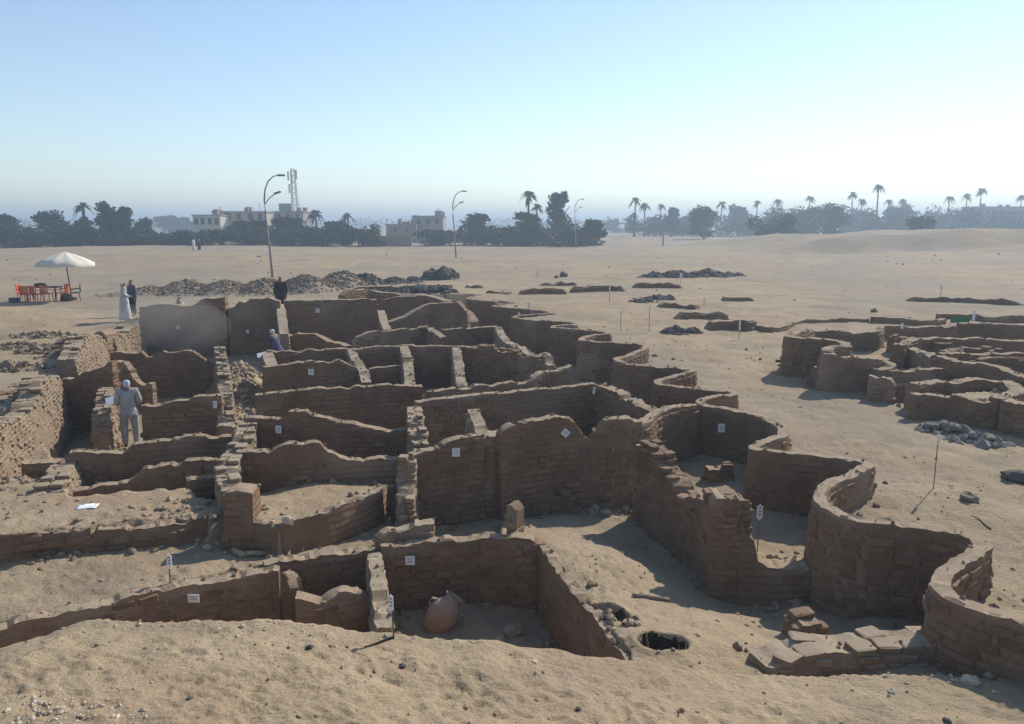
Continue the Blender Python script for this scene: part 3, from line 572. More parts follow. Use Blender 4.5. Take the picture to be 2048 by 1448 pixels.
wall('low_wall', 'short dark low wall at the far left below the boundary wall', [(40, 926, -.5), (118, 921, -.5)], -1.0, thick=.4, group=GW, jag=.05)
wall('low_wall', 'thin dark ridge of earth along the left edge above the long wall', [(-60, 1076, -.5), (60, 1066, -.52), (180, 1056, -.56)], -.8, thick=.15, group=GW, jag=.04, parts=False)
wall('side_wall', 'sunlit broken bank joining the far boundary wall to the tall dusty wall', [(268, 636, .2), (240, 660, .15), (212, 676, .1)], -1.6, thick=.6, centre=True, group=GW, jag=.12, plaster=-.5, pale=True, lean=.25, rough=.08)
# left outside: sloping brick walls in shade
wall('side_wall', 'shaded outer brick wall sloping up to the far piece of the left boundary wall', [(70, 735, -.1), (110, 715, 0), (148, 690, .2)], -.6, thick=.5, group=GW, prof=[(70, 745), (110, 722), (125, 705), (148, 670)], plaster=-.3)
wall('side_wall', 'shaded outer wall at the left edge behind the near boundary wall', [(-40, 795, -.05), (30, 780, 0), (70, 762, .05)], -.7, thick=.5, group=GW, plaster=-.3, jag=.05)
wall('low_wall', 'low brown mud mass above the far piece of the left boundary wall', [(182, 668, .3), (212, 668, .3)], -.8, thick=.9, group=GW, prof=[(178, 672), (195, 660), (210, 664), (214, 676)])

# --- right-hand buildings
GR = 'walls of the right-hand mudbrick buildings'
wall('curved_wall', 'tall curved front wall of the right building beside a white marker', [(1620, 657, .62), (1590, 663, .72), (1580, 671, .75), (1610, 674, .75), (1655, 678, .75), (1686, 682, .75), (1688, 687, .75), (1660, 693, .7), (1652, 699, .7)], -.6, thick=.34, smooth=True, centre=True, group=GR, lean=.12)
wall('curved_wall', 'second curved bay of the right building, in front of raised sand', [(1652, 699, .68), (1665, 708, .6), (1720, 714, .5), (1770, 719, .42), (1782, 727, .35), (1768, 733, .3), (1748, 735, .28)], -.6, thick=.32, smooth=True, centre=True, group=GR, lean=.1)
wall('wall_block', 'square block with a pale flat top in front of the tall curved front wall', [(1608, 704, .35), (1650, 706, .35)], -.6, thick=.5, group=GR, lean=.08)
wall('wall_block', 'crumbled mound of bricks with a pale sandy top at the front of the right building', [(1672, 738, .12), (1700, 734, .12), (1745, 742, .1)], -.6, thick=.8, group=GR, lean=.3, rough=.08, jag=.08, prof=[(1668, 745), (1690, 733), (1735, 735), (1750, 745)])
wall('wall_block', 'leaning reddish slab at the front of the right building', [(1736, 752, .15), (1788, 760, .12)], -.6, thick=.3, group=GR, prof=[(1736, 747), (1780, 757), (1790, 768)], plaster=.4)
wall('curved_wall', 'inner curved wall behind the raised sand of the right building', [(1618, 660, .35), (1660, 660, .33), (1700, 664, .3), (1755, 664, .3), (1770, 655, .3)], -.4, thick=.3, smooth=True, group=GR, parts=True)
wall('dark_low_wall', 'dark wall edging the raised sand toward the round room', [(1786, 742, .25), (1830, 740, .25), (1890, 734, .25)], -.6, thick=.3, group=GR)
wall('curved_wall', 'long curved wall descending to the right above the round room', [(1868, 712, .4), (1890, 717, .4), (1921, 722, .4), (1960, 728, .38), (1994, 735, .35), (2035, 750, .3), (2080, 775, .2)], -.6, thick=.34, smooth=True, group=GR)
wall('room_wall', 'dark rectangular room wall far right, above the long curved wall', [(1810, 690, .35), (1848, 675, .4), (1935, 676, .4), (2060, 684, .35)], -.4, thick=.4, group=GR, parts=False)
wall('low_wall', 'pale rubble wall in front of the dark rectangular room', [(1808, 692, .2), (1840, 700, .2), (1875, 712, .25)], -.4, thick=.4, group=GR, jag=.08, centre=True, pale=True)
wall('room_wall', 'second shaded wall of the right buildings reaching the right edge', [(1885, 708, .35), (1960, 706, .35), (2060, 706, .35)], -.5, thick=.35, group=GR, parts=False)
wall('round_wall', 'back half of the round room with a thick pale rim', [(1899, 760, .2), (1950, 758, .2), (2000, 760, .2), (2030, 770, .2), (2034, 780, .2), (2012, 788, .2), (1998, 796, .2)], -.6, thick=.4, smooth=True, centre=True, group=GR)
wall('round_wall', 'front wall of the round room over the grey stones', [(1836, 788, .1), (1870, 786, .1), (1920, 793, .1), (1960, 803, .1), (2000, 806, .1)], -.7, thick=.3, smooth=True, group=GR)
wall('wall_block', 'short shaded wall left of the round room', [(1842, 770, .15), (1868, 765, .15), (1898, 763, .15)], -.6, thick=.4, group=GR, jag=.08)
wall('tall_wall', 'tall shaded wall cut by the right edge in front of the round room', [(2000, 800, .2), (2035, 808, .2), (2110, 815, .2)], -.7, thick=.4, group=GR)
wall('low_wall', 'small dark wall beyond the leaning slab', [(1785, 772, -.1), (1840, 764, -.05), (1850, 770, -.1)], -.6, thick=.3, group=GR, jag=.05)
for lb, tp, zb_ in (('small looping wall between the long curved wall and the dark rectangular room', [(1900, 700, .3), (1930, 694, .32), (1970, 696, .32), (1985, 702, .3)], -.4),
        ('low curved wall at the right edge behind the long curved wall', [(1960, 716, .3), (2000, 712, .3), (2060, 716, .3)], -.5),
        ('short curved wall inside the dark rectangular room', [(1860, 684, .25), (1890, 688, .25), (1920, 684, .25)], -.4),
        ('rounded wall end at the right edge below the long curved wall', [(2005, 760, .2), (2045, 764, .2), (2080, 772, .2)], -.5),
        ('low wall curving between the raised sand and the middle brown wall', [(1775, 668, .25), (1800, 676, .25), (1812, 688, .25)], -.4)):
    wall('curved_wall', lb, tp, zb_, thick=.34, smooth=True, group=GR, parts=False, jag=.06, plaster=-.2)
GF = 'low walls on the sand plain'
wall('low_wall', 'wavy low wall at the back of the right buildings, left piece', [(1440, 645, -.02), (1505, 648, -.02), (1530, 654, -.02), (1565, 652, -.02), (1610, 639, 0), (1660, 637, 0), (1740, 637, 0)], -.5, thick=.35, smooth=True, group=GF, parts=False)
wall('low_wall', 'wavy low wall at the back of the right buildings, middle piece', [(1742, 633, .1), (1790, 635, .1), (1850, 639, .1), (1895, 636, .1)], -.45, thick=.35, smooth=True, group=GF, parts=False)
wall('low_wall', 'wavy low wall at the back of the right buildings with green netting', [(1884, 628, .15), (1930, 627, .15), (1990, 632, .15), (2060, 630, .15)], -.4, thick=.35, smooth=True, group=GF, parts=False)
wall('low_wall', 'low brown wall below the wavy back walls, middle', [(1771, 651, .25), (1850, 654, .25), (1921, 652, .25)], -.5, thick=.4, group=GF, parts=False)
wall('low_wall', 'low brown wall below the wavy back walls at the right edge', [(1921, 647, .35), (1990, 648, .35), (2060, 650, .35)], -.5, thick=.4, group=GF, parts=False)
for lb, tp in (('long thin dark ruin line on the far sand, left end', [(925, 570, 0.24), (970, 571, 0.24)]),
               ('short dark ruin line on the far sand beside the end of the wavy wall', [(966, 580, 0.24), (1022, 583, 0.24)]),
               ('dark low ruin on the far sand, lumpy left part', [(1040, 578, 0.39), (1090, 576, 0.39), (1140, 578, 0.34)]),
               ('dark low ruin on the far sand, straight right part', [(1142, 573, 0.44), (1200, 571, 0.44), (1256, 572, 0.44)]),
               ('dark ruin line behind the straight low ruin on the far sand', [(1258, 565, 0.39), (1310, 566, 0.39), (1372, 569, 0.34)]),
               ('thin ruin line on the far sand above the lumpy low ruin', [(1072, 566, 0.22), (1160, 565, 0.22)]),
               ('low curved ruin right of the dark rubble on the sand plain', [(1312, 607, 0.19), (1350, 605, 0.24), (1398, 610, 0.19)]),
               ('low reddish ruin above the near dark rubble on the sand plain', [(1352, 628, 0.14), (1400, 624, 0.19), (1462, 625, 0.19)]),
               ('short low ruin right of the near dark rubble on the sand plain', [(1420, 643, 0.12), (1470, 640, 0.14), (1505, 643, 0.14)]),
               ('dark sliver of wall on the sand plain, right of the low curved ruin', [(1442, 594, 0.22), (1512, 594, 0.22)]),
               ('faint long trench edge on the far right sand', [(1800, 592, 0.26), (1900, 594, 0.29), (2060, 600, 0.29)])):
    wall('low_wall', lb, tp, -.6, thick=.5, group=GF, smooth=True, parts=False, jag=.13, rough=.10, lean=.16, taper=True)
print('bricks', NB[0])

# ------------------------------------------------------------------ loose stones, rubble, sherds
def scatter(name, items, m, label, cat, kind='stuff', sharp=True):
    """items: (x,y,z,size)"""
    vv = []; ff = []; n0 = 0
    for (x, y, z, s) in items:
        V, F = random.choice(RK); a = random.uniform(0, 6.28); ca, sa = math.cos(a), math.sin(a)
        sx, sy, sz = s * random.uniform(.7, 1.3), s * random.uniform(.7, 1.3), s * random.uniform(.6, 1.1)
        X = V[:, 0] * sx; Y = V[:, 1] * sy
        vv.append(np.stack([X * ca - Y * sa + x, X * sa + Y * ca + y, V[:, 2] * sz + z], 1)); ff += [tuple(i + n0 for i in f) for f in F]; n0 += len(V)
    o = mesh_obj(name, np.concatenate(vv).tolist(), ff, m); tag(o, label, cat, kind=kind); return o
def stone(label, px, py, z, size, m='rock', flat=1.0, name='stone', rz=None, sz=None):
    p = P(px, py, z); g = gz(p.x, p.y); V, F = random.choice(RK2); s = sz or (size, size, size * flat)
    o = mesh_obj(name, (V * np.array(s)).tolist(), F, m); o.location = (p.x, p.y, max(g, z - .3) + s[2] * .35); o.rotation_euler = (0, 0, rz if rz is not None else random.uniform(0, 6))
    tag(o, label, 'stone'); return o
# pebbles and clods on the near sand
it = []
for _ in range(8000):
    r = 4.6 * (9 ** (random.random() ** 1.25)); a = R(random.uniform(-42, 42)); x, y = r * math.sin(a), r * math.cos(a)
    if nz(x * .8, y * .8, 3) + .3 * nz(x * 3, y * 3, 1) < random.uniform(-.35, .35): continue
    it.append((x, y, random.choice((.004, .005, .006, .007, .009, .012, .02)) * (1 + .35 * random.random()) * (.7 + r / 26)))
zs = terrain(np.array([i[0] for i in it]), np.array([i[1] for i in it]))
scatter('pebbles', [(i[0], i[1], z + i[2] * .2, i[2]) for i, z in zip(it, zs)], 'rock', 'small pebbles and clods strewn over the sand', 'pebbles')
it = []
for _ in range(520):
    d = 24 * (4.2 ** random.random()); px = random.uniform(-60, 2110); x = (px - 1024) / FPX * d
    if in_poly(np.array([x]), np.array([d]), [(p[0], p[1]) for p in REG[0]])[0] or nz(x * .09, d * .09, 7) < random.uniform(-.3, .3): continue
    it.append((x, d, random.choice((.025, .03, .04, .05, .09)) * (.5 + d / 90)))
zs = terrain(np.array([i[0] for i in it]), np.array([i[1] for i in it]))
scatter('stones', [(i[0], i[1], z + i[2] * .2, i[2]) for i, z in zip(it, zs)], 'rubble', 'small brown stones strewn over the sand plain', 'stones')
it = []
for (a, b, z, n, sp) in ((90, 1395, .5, 90, .30), (150, 1425, .5, 110, .35), (210, 1432, .6, 60, .25), (1700, 1350, -.5, 30, .5), (1950, 1345, -.5, 40, .3), (480, 1265, 0, 24, .3), (250, 1250, 0, 16, .3), (700, 1282, 0, 14, .3), (1240, 1318, -.3, 18, .25), (1330, 1325, -.4, 14, .35)):
    p = P(a, b, z)
    for _ in range(n):
        x, y = p.x + random.gauss(0, sp), p.y + random.gauss(0, sp * .45); it.append((x, y, random.choice((.006, .008, .011, .015, .026))))
zs = terrain(np.array([i[0] for i in it]), np.array([i[1] for i in it]))
scatter('gravel', [(i[0], i[1], z + i[2] * .3, i[2]) for i, z in zip(it, zs)], 'palerock', 'pale gravel and sherds lying in patches on the near mound', 'gravel')
it = []
for (a, b, z, n, sp, s0, s1) in ((1215, 1228, -.85, 40, .16, .02, .07), (1250, 1252, -.85, 20, .10, .03, .07), (1180, 1150, -1, 30, .5, .012, .03), (1560, 1230, -1.3, 40, .4, .012, .04), (1570, 1120, -1.1, 30, .3, .02, .06), (1580, 1180, -1.3, 26, .25, .03, .09), (1240, 1015, -1.4, 20, .35, .05, .14),
    (100, 935, -.5, 50, .6, .03, .09), (350, 1020, -.6, 40, .5, .02, .07), (420, 1030, -.6, 30, .25, .03, .08), (60, 985, -.5, 40, .8, .02, .06), (460, 870, -.9, 40, .4, .04, .1), (480, 800, -1.2, 90, .5, .04, .13), (500, 770, -1.2, 70, .4, .05, .14), (440, 930, -.6, 30, .25, .04, .09), (1830, 1262, -.85, 20, .25, .04, .1), (1015, 1000, -1.3, 18, .3, .03, .08), (600, 1200, -1.3, 30, .15, .03, .08)):
    p = P(a, b, z)
    for _ in range(n):
        x, y = p.x + random.gauss(0, sp), p.y + random.gauss(0, sp * .8); it.append((x, y, random.uniform(s0, s1)))
zs = terrain(np.array([i[0] for i in it]), np.array([i[1] for i in it]))
scatter('rubble', [(i[0], i[1], z + i[2] * .3, i[2]) for i, z in zip(it, zs)], 'rock', 'broken brick rubble lying on the room floors', 'rubble')
def heap(name, label, lumps, m, n, s0, s1, cat='rubble heap', over=1.0):
    """lumps: (x, y, rx, ry, h)"""
    X = []; tot = sum(l[2] * l[3] for l in lumps)
    for (x, y, rx, ry, h) in lumps:
        k = int(n * rx * ry / tot) + 3
        for _ in range(k):
            a = random.uniform(0, 6.28); r = math.sqrt(random.random()); dx, dy = rx * r * math.cos(a), ry * r * math.sin(a)
            if random.random() < .18: r *= 1.35; dx *= 1.35; dy *= 1.35
            X.append((x + dx, y + dy, over * h * max(0, 1 - r ** 1.6) * random.uniform(.7, 1.05), random.uniform(s0, s1) * (1 + .6 * (random.random() < .08))))
    zs = terrain(np.array([i[0] for i in X]), np.array([i[1] for i in X]))
    return scatter(name, [(i[0], i[1], z + i[2] - .3 * i[3], i[3]) for i, z in zip(X, zs)], m, label, cat)
heap('rubble_heap', 'long grey-brown spoil heap of broken bricks beyond the dig on the left', SPOIL, 'rubble', 3400, .04, .12, over=.12)
heap('rubble_heap', 'dark spoil heap right of the long grey-brown heap', DARKSPOIL, 'darkrubble', 1000, .06, .18, over=.2)
heap('rubble_heap', 'pale rubble slope spilling from the crumbling cross wall into the passage', RSLOPE, 'rock', 700, .04, .14, over=.12)
heap('rubble_heap', 'blocky dark lump of fallen wall at the right end of the dark heap', [lump(862, 562, 540, 36, .9), lump(885, 562, 536, 40, .9), lump(898, 560, 534, 18, .6)], 'darkrubble', 130, .25, .5)
heap('rubble_heap', 'flat brown heap of stones out on the far sand plain', [lump(1310, 557, 548, 60, 1), lump(1350, 558, 543, 70, 1.2), lump(1410, 557, 542, 90, 1.3), lump(1455, 556, 549, 60, 1)], 'darkrubble', 330, .14, .34)
heap('rubble_heap', 'dark rubble clump on the sand plain near the low curved ruin', [lump(1285, 606, 597, 46, .6), lump(1320, 601, 592, 80, .6)], 'darkrubble', 110, .10, .22)
heap('rubble_heap', 'near dark rubble clump on the sand plain left of the right buildings', [lump(1352, 657, 642, 56, .5), lump(1385, 655, 642, 40, .4)], 'darkrubble', 90, .09, .2)
heap('rubble_heap', 'dark rubble between the looping walls at the right edge', [(P(1960, 735, .2).x, P(1960, 735, .2).y + 1.2, 1.3, .6, .35), (P(2030, 726, .2).x, P(2030, 726, .2).y, 1.0, .5, .35), (P(1960, 690, .3).x, P(1960, 690, .3).y, 1.2, .6, .35)], 'darkrubble', 160, .07, .2)
heap('rubble_heap', 'brown rubble at the foot of the leaning reddish slab', [(P(1800, 778, -.3).x, P(1800, 778, -.3).y, .7, .4, .3), (P(1700, 765, -.3).x, P(1700, 765, -.3).y, .9, .35, .3)], 'rubble', 110, .05, .15)
heap('stone_heap', 'grey stone heap in front of the round room on the right', [(P(1885, 850, -.4).x, P(1885, 850, -.4).y, .55, .35, .25), (P(1945, 868, -.4).x, P(1945, 868, -.4).y, .6, .3, .18), (P(1985, 876, -.4).x, P(1985, 876, -.4).y, .4, .25, .15)], 'greystone', 120, .05, .16)
heap('rubble_heap', 'dark tangled rubble at the far end of the dig', [lump(745, 590, 576, 80, .8), lump(835, 588, 572, 110, 1.0), lump(885, 590, 572, 60, .8)], 'darkrubble', 190, .12, .3)
heap('rubble_heap', 'scattered brown stones left of the boundary wall near the left edge', [(P(40, 690, 0).x, P(40, 690, 0).y, 1.6, .6, .2), (P(100, 672, 0).x, P(100, 672, 0).y, 1.6, .5, .25), (P(20, 730, 0).x, P(20, 730, 0).y, 1.4, .5, .3), (P(90, 700, 0).x, P(90, 700, 0).y, 1.2, .5, .3)], 'rubble', 330, .03, .13)
GS = 'single stones on the sand'
for lb, px, py, z, sz, m, fl in (('dark angular stone on the right sand near the thin marker stake', 1940, 985, -.4, .17, 'rubble', .7), ('small dark stone on the right sand above the angular stone', 1772, 952, -.4, .05, 'darkrubble', .8),
        ('dark stone alone on the plain behind the right buildings', 1748, 622, 0, .2, 'darkrubble', .8), ('left one of two dark stones far out on the sand plain', 1113, 557, 0, .22, 'darkrubble', .8), ('right one of two dark stones far out on the sand plain', 1127, 555, 0, .36, 'darkrubble', .9),
        ('pale white stone at the right front edge beside the shadow', 1940, 1352, -.5, .09, 'palerock', .9), ('whitish sherd on the mound right of the middle', 1068, 1340, -.1, .035, 'palerock', .6), ('white pebble in front of the flattened brick remnant', 1785, 1362, -.4, .045, 'palerock', .7),
        ('dark pebble on the mound below the jar room', 805, 1348, 0, .035, 'darkrubble', .7), ('dark clod on the mound at lower centre', 1157, 1402, .1, .03, 'darkrubble', .7), ('dark round clod at the lower right', 1898, 1403, -.2, .045, 'darkrubble', .8),
        ('small dark clod on the mound at bottom left', 380, 1408, .3, .03, 'darkrubble', .8), ('dark pebble just left of the middle of the mound', 620, 1316, 0, .035, 'darkrubble', .7), ('brown clod at the far right foot of the mound', 2008, 1412, -.2, .04, 'rubble', .8),
        ('large pale boulder lying on the jar room floor', 1025, 1265, -1.9, .17, 'rock', .8), ('smaller brown boulder beside the pale boulder in the jar room', 1000, 1272, -1.8, .1, 'rock', .8), ('dark lump at the rim of the small pit', 1255, 1248, -.85, .10, 'rubble', .9),
        ('large block on top of the flattened brick remnant', 1842, 1255, -.75, .15, 'rock', .8), ('second block left of the large block on the brick remnant', 1812, 1266, -.75, .13, 'rock', .7),
        ('upright pale stone in front of the cut bank', 578, 1096, -1.05, .09, 'palerock', 1.4), ('dark boulder half buried at the right edge', 2040, 945, -.4, .3, 'darkrubble', .6)):
    stone(lb, px, py, z, sz, m, fl)
def log(label, a, b, r, m, z):
    p, q = P(*a), P(*b); bm = bmesh.new(); n = 6
    pts = [p.lerp(q, i / n) + Vector((0, random.uniform(-.01, .01), random.uniform(-.01, .01))) for i in range(n + 1)]
    pts = [Vector((v.x, v.y, gz(v.x, v.y) + z)) for v in pts]
    tube(bm, pts, [r * random.uniform(.8, 1.15) for _ in pts], 7); o = bm_obj('fallen_beam' if m != 'rock' else 'fallen_brick', bm, m, smooth=True); tag(o, label, 'debris'); return o
log('pale fallen beam lying in the shade before the brick pier', (492, 1112, -1.05), (548, 1098, -1.05), .045, 'rock', .05)
log('pale fallen chunk left of the pale fallen beam', (468, 1104, -1.05), (488, 1114, -1.05), .055, 'rock', .04)
log('low ridge of burnt wood on the sunlit room floor', (1265, 1196, -.95), (1338, 1192, -.95), .035, 'rubble', .02)
log('thin dark wood strip left of the right building front wall', (1552, 714, -.3), (1575, 714, -.3), .05, 'darkwood', .03)
log('thin twig on the sand at the lower right beside the wavy wall', (1945, 1010, -.4), (1985, 1035, -.4), .008, 'darkwood', .01)
log('thin root lying on the mound below the narrow cross wall', (730, 1298, 0), (788, 1268, 0), .012, 'darkwood', .01)

# dark sheets laid just above the sand of the two hollows
def pit_dark(label, px, py, z, rx, ry):
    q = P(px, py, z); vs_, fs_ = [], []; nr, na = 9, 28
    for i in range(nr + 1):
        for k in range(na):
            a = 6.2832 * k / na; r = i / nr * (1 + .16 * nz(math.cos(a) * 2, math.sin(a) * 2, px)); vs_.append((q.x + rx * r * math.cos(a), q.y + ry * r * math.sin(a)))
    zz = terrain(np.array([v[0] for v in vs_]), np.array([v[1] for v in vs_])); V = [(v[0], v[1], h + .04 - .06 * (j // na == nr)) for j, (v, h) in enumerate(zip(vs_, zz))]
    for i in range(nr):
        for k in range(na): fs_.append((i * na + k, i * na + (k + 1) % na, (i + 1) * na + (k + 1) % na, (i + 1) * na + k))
    o = mesh_obj('dark_pit', V, fs_, 'pit_dark', None, True); tag(o, label, 'pit')
pit_dark('round black-lined pit near the front of the sunlit room', 1325, 1288, -.75, .30, .24)
pit_dark('dark-lined hollow filled with rubble at the edge of the sunlit room', 1210, 1226, -.85, .27, .2)
# pottery jar
j = P(868, 1258, -1.9); jar = empty('pottery_jar', (j.x, j.y, gz(j.x, j.y) - .15), 0, 'large reddish pottery jar with a handle lying tilted in the front room', 'jar')
bm = bmesh.new(); prof = [(.02, 0), (.10, .01), (.17, .08), (.225, .2), (.245, .32), (.235, .42), (.19, .52), (.13, .58), (.115, .62), (.14, .66), (.15, .675), (.13, .67), (.10, .62), (.11, .57)]
lathe(bm, prof, 28); body = bm_obj('jar_body', bm, 'pottery', jar, True)
Mj = Matrix.Translation((-.06, 0, .06)) @ Matrix.Rotation(R(34), 4, 'Y') @ Matrix.Rotation(R(-12), 4, 'X'); body.matrix_local = Mj
bm = bmesh.new(); tube(bm, [(.20, 0, .50), (.29, 0, .49), (.31, 0, .42), (.24, 0, .36)], .025, 8); hd = bm_obj('handle', bm, 'pottery', jar, True); hd.matrix_local = Mj
bm = bmesh.new(); tube(bm, [(-.20, 0, .50), (-.27, 0, .47), (-.28, 0, .41), (-.23, 0, .36)], .022, 8); hd = bm_obj('handle', bm, 'pottery', jar, True); hd.matrix_local = Mj

# ------------------------------------------------------------------ white cards on walls, marker stakes
def card(label, px, py, d, wpx, hpx, rot=0, lines=2):
    c = PD(px, py, d); w_, h_ = wpx * d / FPX, hpx * d / FPX
    root = empty('wall_card', c, math.atan2(-c.x, c.y) * .0, label, 'card', 'white cards on the walls')
    bm = bmesh.new(); box(bm, (0, 0, 0), (w_, .008, h_)); a = bm_obj('card_sheet', bm, 'card', root); a.rotation_euler = (0, R(rot), 0)
    bm = bmesh.new()
    for k in range(lines): box(bm, (random.uniform(-.06, .06) * w_, -.006, h_ * (.2 - .3 * k)), (w_ * random.uniform(.5, .7), .003, h_ * .09))
    b = bm_obj('lettering', bm, 'ink', root); b.rotation_euler = (0, R(rot), 0)
def wall_d(px, py, top):
    """distance of a wall face under a crest point"""
    return P(*top).y
card('blue-white card on the wall above the pottery jar', 820, 1121, P(820, 1090, -.84).y - .07, 20, 20)
card('wide white card on the front left wall', 387, 1197, P(387, 1164, -.8).y - .08, 24, 18)
card('grey-white card on the square brick pier', 484, 1002, P(484, 984, -.25).y - .10, 19, 22)
card('white card on the brown brick wall in the centre', 912, 905, P(912, 888, .06).y - .08, 16, 18)
card('tilted white card on the notched wall', 1131, 866, P(1131, 856, .2).y - .06, 15, 15, 42)
card('white card in the round bay of the wavy wall', 1443, 856, P(1443, 814, 0).y - .34, 14, 18)
card('small white card on the stepped ruined wall', 557, 859, P(557, 835, .01).y - .07, 12, 16)
card('small pale card on the brown wall of the small rooms', 622, 744, P(622, 727, 0).y - .07, 11, 12)
card('white card at the right end of the wall beside the standing worker', 430, 809, P(430, 799, -.05).y - .07, 8, 15)
card('narrow white card at the dark corner of the central long wall', 1188, 782, P(1185, 769, .1).y - .06, 6, 14, 8, 1)
card('tiny pale card on the tall dark back wall', 635, 621, P(635, 600, .75).y - .1, 8, 9, 0, 1)
card('tiny pale card on the tall dusty back wall', 356, 655, P(356, 612, .7).y - .12, 7, 8, 0, 1)
card('tiny pale card on the brown crenellated back wall', 495, 663, P(495, 611, .7).y - .12, 6, 7, 0, 1)
card('small pale card on the dark wall of the narrow left room', 183, 817, P(183, 741, 0).y - .10, 8, 13, 0, 1)
def stake(label, px, ytop, ybot, z, wpx=10, hpx=30, lean=0.0, foot=None):
    p = P(px, ybot, z); d = p.y; zt = CAMZ + d * ratio(ytop); sc = d / FPX
    root = empty('marker_stake', (p.x, p.y, gz(p.x, p.y) if foot is None else foot), 0, label, 'marker', 'white marker stakes')
    H = zt - root.location.z; w_, h_ = wpx * sc, hpx * sc
    bm = bmesh.new(); tube(bm, [(0, 0, -.1), (lean * .5, 0, H * .5), (lean, 0, H - h_ * .3)], .008 + .0001 * d, 6); bm_obj('rod', bm, 'rod', root, True)
    bm = bmesh.new(); box(bm, (0, -.012, 0), (w_ * .9, .01, h_)); bmesh.ops.bevel(bm, geom=[e for e in bm.edges if abs(e.verts[0].co.y - e.verts[1].co.y) > .005], offset=w_ * .35, segments=3, affect='EDGES')
    a = bm_obj('plate', bm, 'card', root); a.location = (lean, 0, H - h_ / 2); a.rotation_euler = (0, lean * .6, 0)
    if wpx > 8:
        bm = bmesh.new()
        for k in range(3): box(bm, (0, -.02, h_ * (.28 - .2 * k)), (w_ * .4, .004, h_ * .08))
        b = bm_obj('lettering', bm, 'ink', root); b.location = a.location; b.rotation_euler = a.rotation_euler
stake('white marker stake standing in the deep bay behind the ruined pier', 1515, 1008, 1095, -1.1, 13, 36)
stake('tall thin marker stake on the right sand, in front of the grey stones', 1868, 866, 965, -.42, 7, 26)
stake('white marker stake on the sand behind the front left wall', 340, 1107, 1168, -.86, 12, 34, .02)
stake('tilted white marker leaning over the mound beside the jar room', 788, 1188, 1270, 0, 11, 40, -.02)
stake('white marker stake on the path left of the right buildings', 1478, 640, 680, -.35, 4, 22)
stake('thin white marker stake on the sand right of the far wavy wall', 1241, 621, 658, -.2, 4, 14)
stake('white marker stake in front of the straight low ruin', 1219, 568, 603, 0, 3, 16)
stake('white marker stake far out at the right of the plain', 1880, 570, 604, 0, 5, 12)
stake('white marker stake against the green netting', 1946, 620, 645, 0, 6, 22)
stake('short white marker beside the low brown wall at the right', 1803, 645, 664, .1, 6, 14)
stake('white marker stake beside the far bays of the wavy wall', 1058, 604, 622, -.05, 4, 12)
stake('small white marker standing behind the far wavy wall', 1038, 624, 640, -.1, 4, 9)
stake('tiny white marker far out on the plain near two stones', 1075, 542, 556, 0, 5, 10)
stake('tiny white marker in front of the flat brown heap', 1361, 546, 566, 0, 4, 12)
stake('small white marker on the sand right of the dark rubble clump', 1408, 596, 612, 0, 4, 8)
stake('white marker on the block at the front of the tall curved wall', 1599, 708, 742, -.3, 5, 20)
stake('broad white plate standing before the tall dusty back wall', 441, 645, 690, -1.4, 9, 24, .05, foot=-1.5)
stake('thin marker stake on the left corner of the second bay', 1298, 610, 660, -.2, 3, 8)
def sheet(label, px, py, z, w_, h_, name='paper_sheet', m='paper', tilt=0.02, up=.02):
    p = P(px, py, z); bm = bmesh.new(); bmesh.ops.create_grid(bm, x_segments=6, y_segments=4, size=.5)
    for v in bm.verts: v.co = Vector((v.co.x * w_, v.co.y * h_, .03 * nz(v.co.x * 4, v.co.y * 4, px)))
    o = bm_obj(name, bm, m, None, True); o.location = (p.x, p.y, gz(p.x, p.y) + up); o.rotation_euler = (tilt, 0, .2); so_ = o.modifiers.new('solid', 'SOLIDIFY'); so_.thickness = .004
    tag(o, label, 'paper'); return o
sheet('white paper sheet lying on the left sand terrace', 175, 1013, -.62, .32, .22)
p = P(1918, 632, .12); bm = bmesh.new()
for k in range(6): box(bm, ((k - 2.5) * .14, .01 * math.sin(k * 2), 0), (.15, .015, .32))
o = bm_obj('green_net', bm, 'green_net'); o.location = (p.x, p.y - .12, -.05); tag(o, 'strip of green netting hung on the wavy low wall at the right', 'netting')

